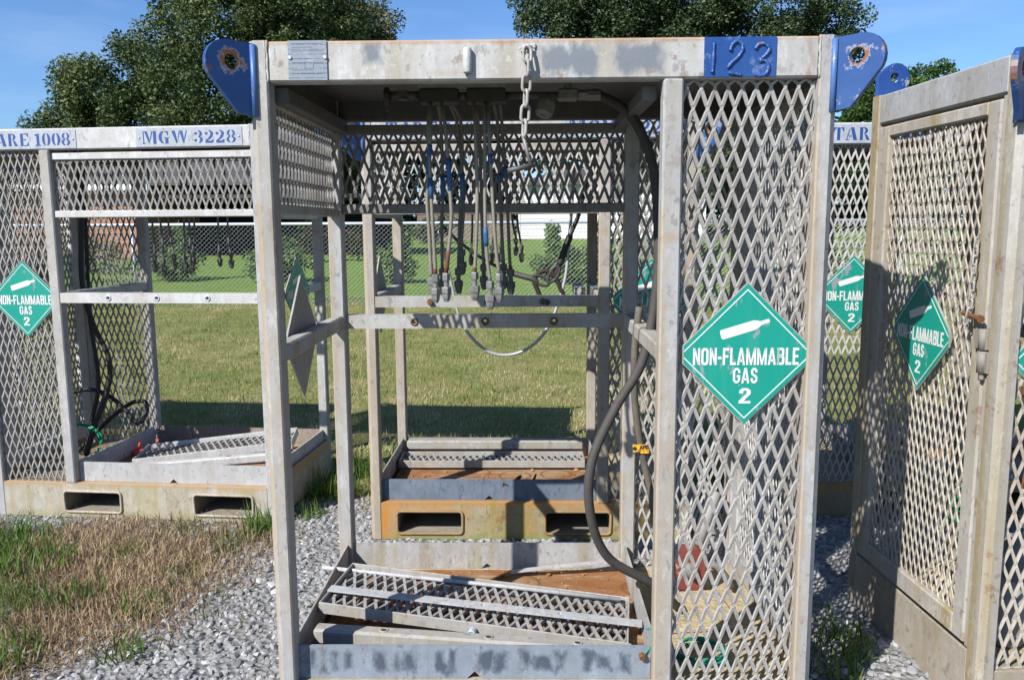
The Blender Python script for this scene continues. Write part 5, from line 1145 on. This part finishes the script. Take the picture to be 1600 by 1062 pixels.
def blades(n, xr, yr, hmin, hmax, wid, lean, seed, keep, tintf, segs=1, zoff=0):
    rs = np.random.RandomState(seed); x = rs.uniform(*xr, n); y = rs.uniform(*yr, n)
    k = keep(x, y, rs); x, y = x[k], y[k]; n = len(x)
    h = rs.uniform(hmin, hmax, n)*rs.uniform(.6, 1.2, n); a = rs.uniform(0, 6.28, n); b = rs.uniform(0, 6.28, n); l = np.abs(rs.normal(0, lean, n))
    dx, dy = np.cos(a)*wid/2, np.sin(a)*wid/2; lx, ly = np.cos(b), np.sin(b); z0 = hgt(y)+zoff
    base = np.stack([x, y, z0], 1); w = np.stack([dx, dy, 0*dx], 1); L = np.stack([lx, ly, 0*lx], 1)
    sl, cl = np.sin(np.clip(l, 0, 1.45))[:, None], np.cos(np.clip(l, 0, 1.45))[:, None]
    up = np.array([0, 0, 1.0])
    tip = base+h[:, None]*(L*sl+up*cl)
    t = tintf(x, y, rs)
    if segs == 1:
        V = np.stack([base-w, base+w, tip], 1).reshape(-1, 3); return V, np.arange(n*3).reshape(-1, 3), np.repeat(t, 3)
    mid = base+h[:, None]*.55*(L*sl*.72+up*(cl*.72+.22))
    V = np.stack([base-w, base+w, mid+w*.8, mid-w*.8, tip], 1).reshape(-1, 3); i = np.arange(n)[:, None]*5
    Fa = np.concatenate([i+np.array([[0, 1, 2]]), i+np.array([[0, 2, 3]]), i+np.array([[3, 2, 4]])]); return V, Fa, np.repeat(t, 5)
grass_m = attrmat('grass_blades', [(.072, .13, .02), (.135, .185, .042), (.225, .225, .075), (.38, .305, .15), (.50, .42, .25)], .7, .25, .2)
def lawn_keep(x, y, rs):
    u = (x-.8)/(y+2.6); k = np.abs(u) < .80
    k &= rs.uniform(0, 1, len(x)) < np.clip((y-2.15+.15*n2(x, y, 6, 4))*3, 0, 1)
    k &= rs.uniform(0, 1, len(x)) < (5.5/(y+2.6))**.9
    return k
def lawn_tint(x, y, rs):
    t = .60+.40*n2(x, y, 1.1, 5)+.46*n2(x, y, 6.5, 6)+.25*n2(x, y, 15, 16)+rs.normal(0, .17, len(x))+.30*n2(x, y, .45, 15)
    return np.clip(t-.40*np.clip((y-9)/7, 0, 1)+.35*np.exp(-((y-14.4)/.5)**2), 0, 1)
V, Fa, t = blades(420000, (-13, 13), (2.1, 16.5), .025, .065, .008, .6, 31, lawn_keep, lawn_tint)
tag(link('lawn_grass', npmesh('lawn_grass', V, Fa, grass_m, t)), kind='stuff')
V, Fa, t = blades(90000, (-11, 11), (2.3, 14.5), .05, .10, .011, .8, 35, lambda x, y, rs: lawn_keep(x, y, rs) & (n2(x, y, 8, 41)+.5*n2(x, y, 21, 42)+rs.normal(0, .12, len(x)) > .42), lambda x, y, rs: np.clip(.22+.3*n2(x, y, 2, 43)+rs.normal(0, .16, len(x)), 0, 1), 2)
tag(link('lawn_tufts', npmesh('lawn_tufts', V, Fa, grass_m, t)), kind='stuff')
# dry weeds on the gravel at the left
def weed_keep(x, y, rs): return weedmask(x, y) & (rs.uniform(0, 1, len(x)) < .58+.75*n2(x, y, 6, 9))
V, Fa, t = blades(170000, (-3, -.3), (.1, 2.3), .03, .095, .0052, 2.2, 32, weed_keep, lambda x, y, rs: np.clip(.76+.18*n2(x, y, 6, 3)+rs.normal(0, .17, len(x))-.5*(x < -1.75+.15*n2(x, y, 8, 7))-.5*(n2(x, y, 9, 12)+rs.normal(0, .12, len(x)) > .30), 0, 1), 2)
tag(link('dry_weeds', npmesh('dry_weeds', V, Fa, attrmat('dry_weed_blades', [(.07, .12, .022), (.14, .155, .05), (.19, .135, .075), (.30, .21, .13), (.44, .335, .215)], .8, .2, .15), t)), kind='stuff')
green_m = attrmat('green_weed_blades', [(.035, .085, .012), (.07, .14, .02), (.13, .20, .045), (.30, .27, .13)], .5, .3, .3)
def clump(label, x, y, n, r, h, seed, wid=.007, name='grass_tuft'):
    o = empty(name, (x, y, 0), 0, label, 'grass tuft', 'tufts of grass growing in the gravel')
    rs = np.random.RandomState(seed); a = rs.uniform(0, 6.28, n); d = rs.uniform(0, 1, n)**.7*r
    V, Fa, t = blades(n, (-r, r), (-r, r), h*.6, h, wid, .95, seed, lambda x, y, rs: x*x+y*y < r*r, lambda x, y, rs: np.clip(rs.normal(.42, .2, len(x)), 0, 1), 2)
    c = link('leaf_blades', npmesh('leaf_blades', V, Fa, green_m, t), o); c['kind'] = 'stuff'
for args in (('bright green tuft at the foot of the white rack beside the near post', -.66, 1.84, 200, .10, .20, 1), ('tuft of green grass at the left edge below the TARE plate rack', -1.95, 1.60, 420, .26, .17, 2), ('green tuft left of the dry weeds', -1.62, 1.38, 300, .18, .16, 3),
             ('green tuft in the middle of the dry weeds', -1.22, 1.0, 170, .14, .14, 4), ('green tuft at the bottom left corner of the gravel', -1.25, .50, 260, .16, .17, 5), ('thin tuft in the gravel below the dry weeds', -.78, .55, 70, .09, .13, 6),
             ('shaded tuft between the 123 rack and the right rack', 2.03, .60, 130, .12, .17, 7), ('tuft beside the post foot at the right front gravel', 1.93, .40, 90, .10, .14, 8), ('weed tuft in the gravel gap between the racks', -.46, 2.12, 120, .10, .12, 9), ('sparse tuft at the lower edge of the weeds', -.88, .95, 110, .13, .12, 10),
             ('dense tuft against the side of the white rack', -.42, 2.50, 320, .16, .20, 11), ('tuft by the rear corner of the white rack', -.35, 2.95, 260, .16, .18, 12), ('small tuft under the back mesh of the 123 rack', 1.40, 1.12, 130, .12, .13, 13)):
    clump(*args)
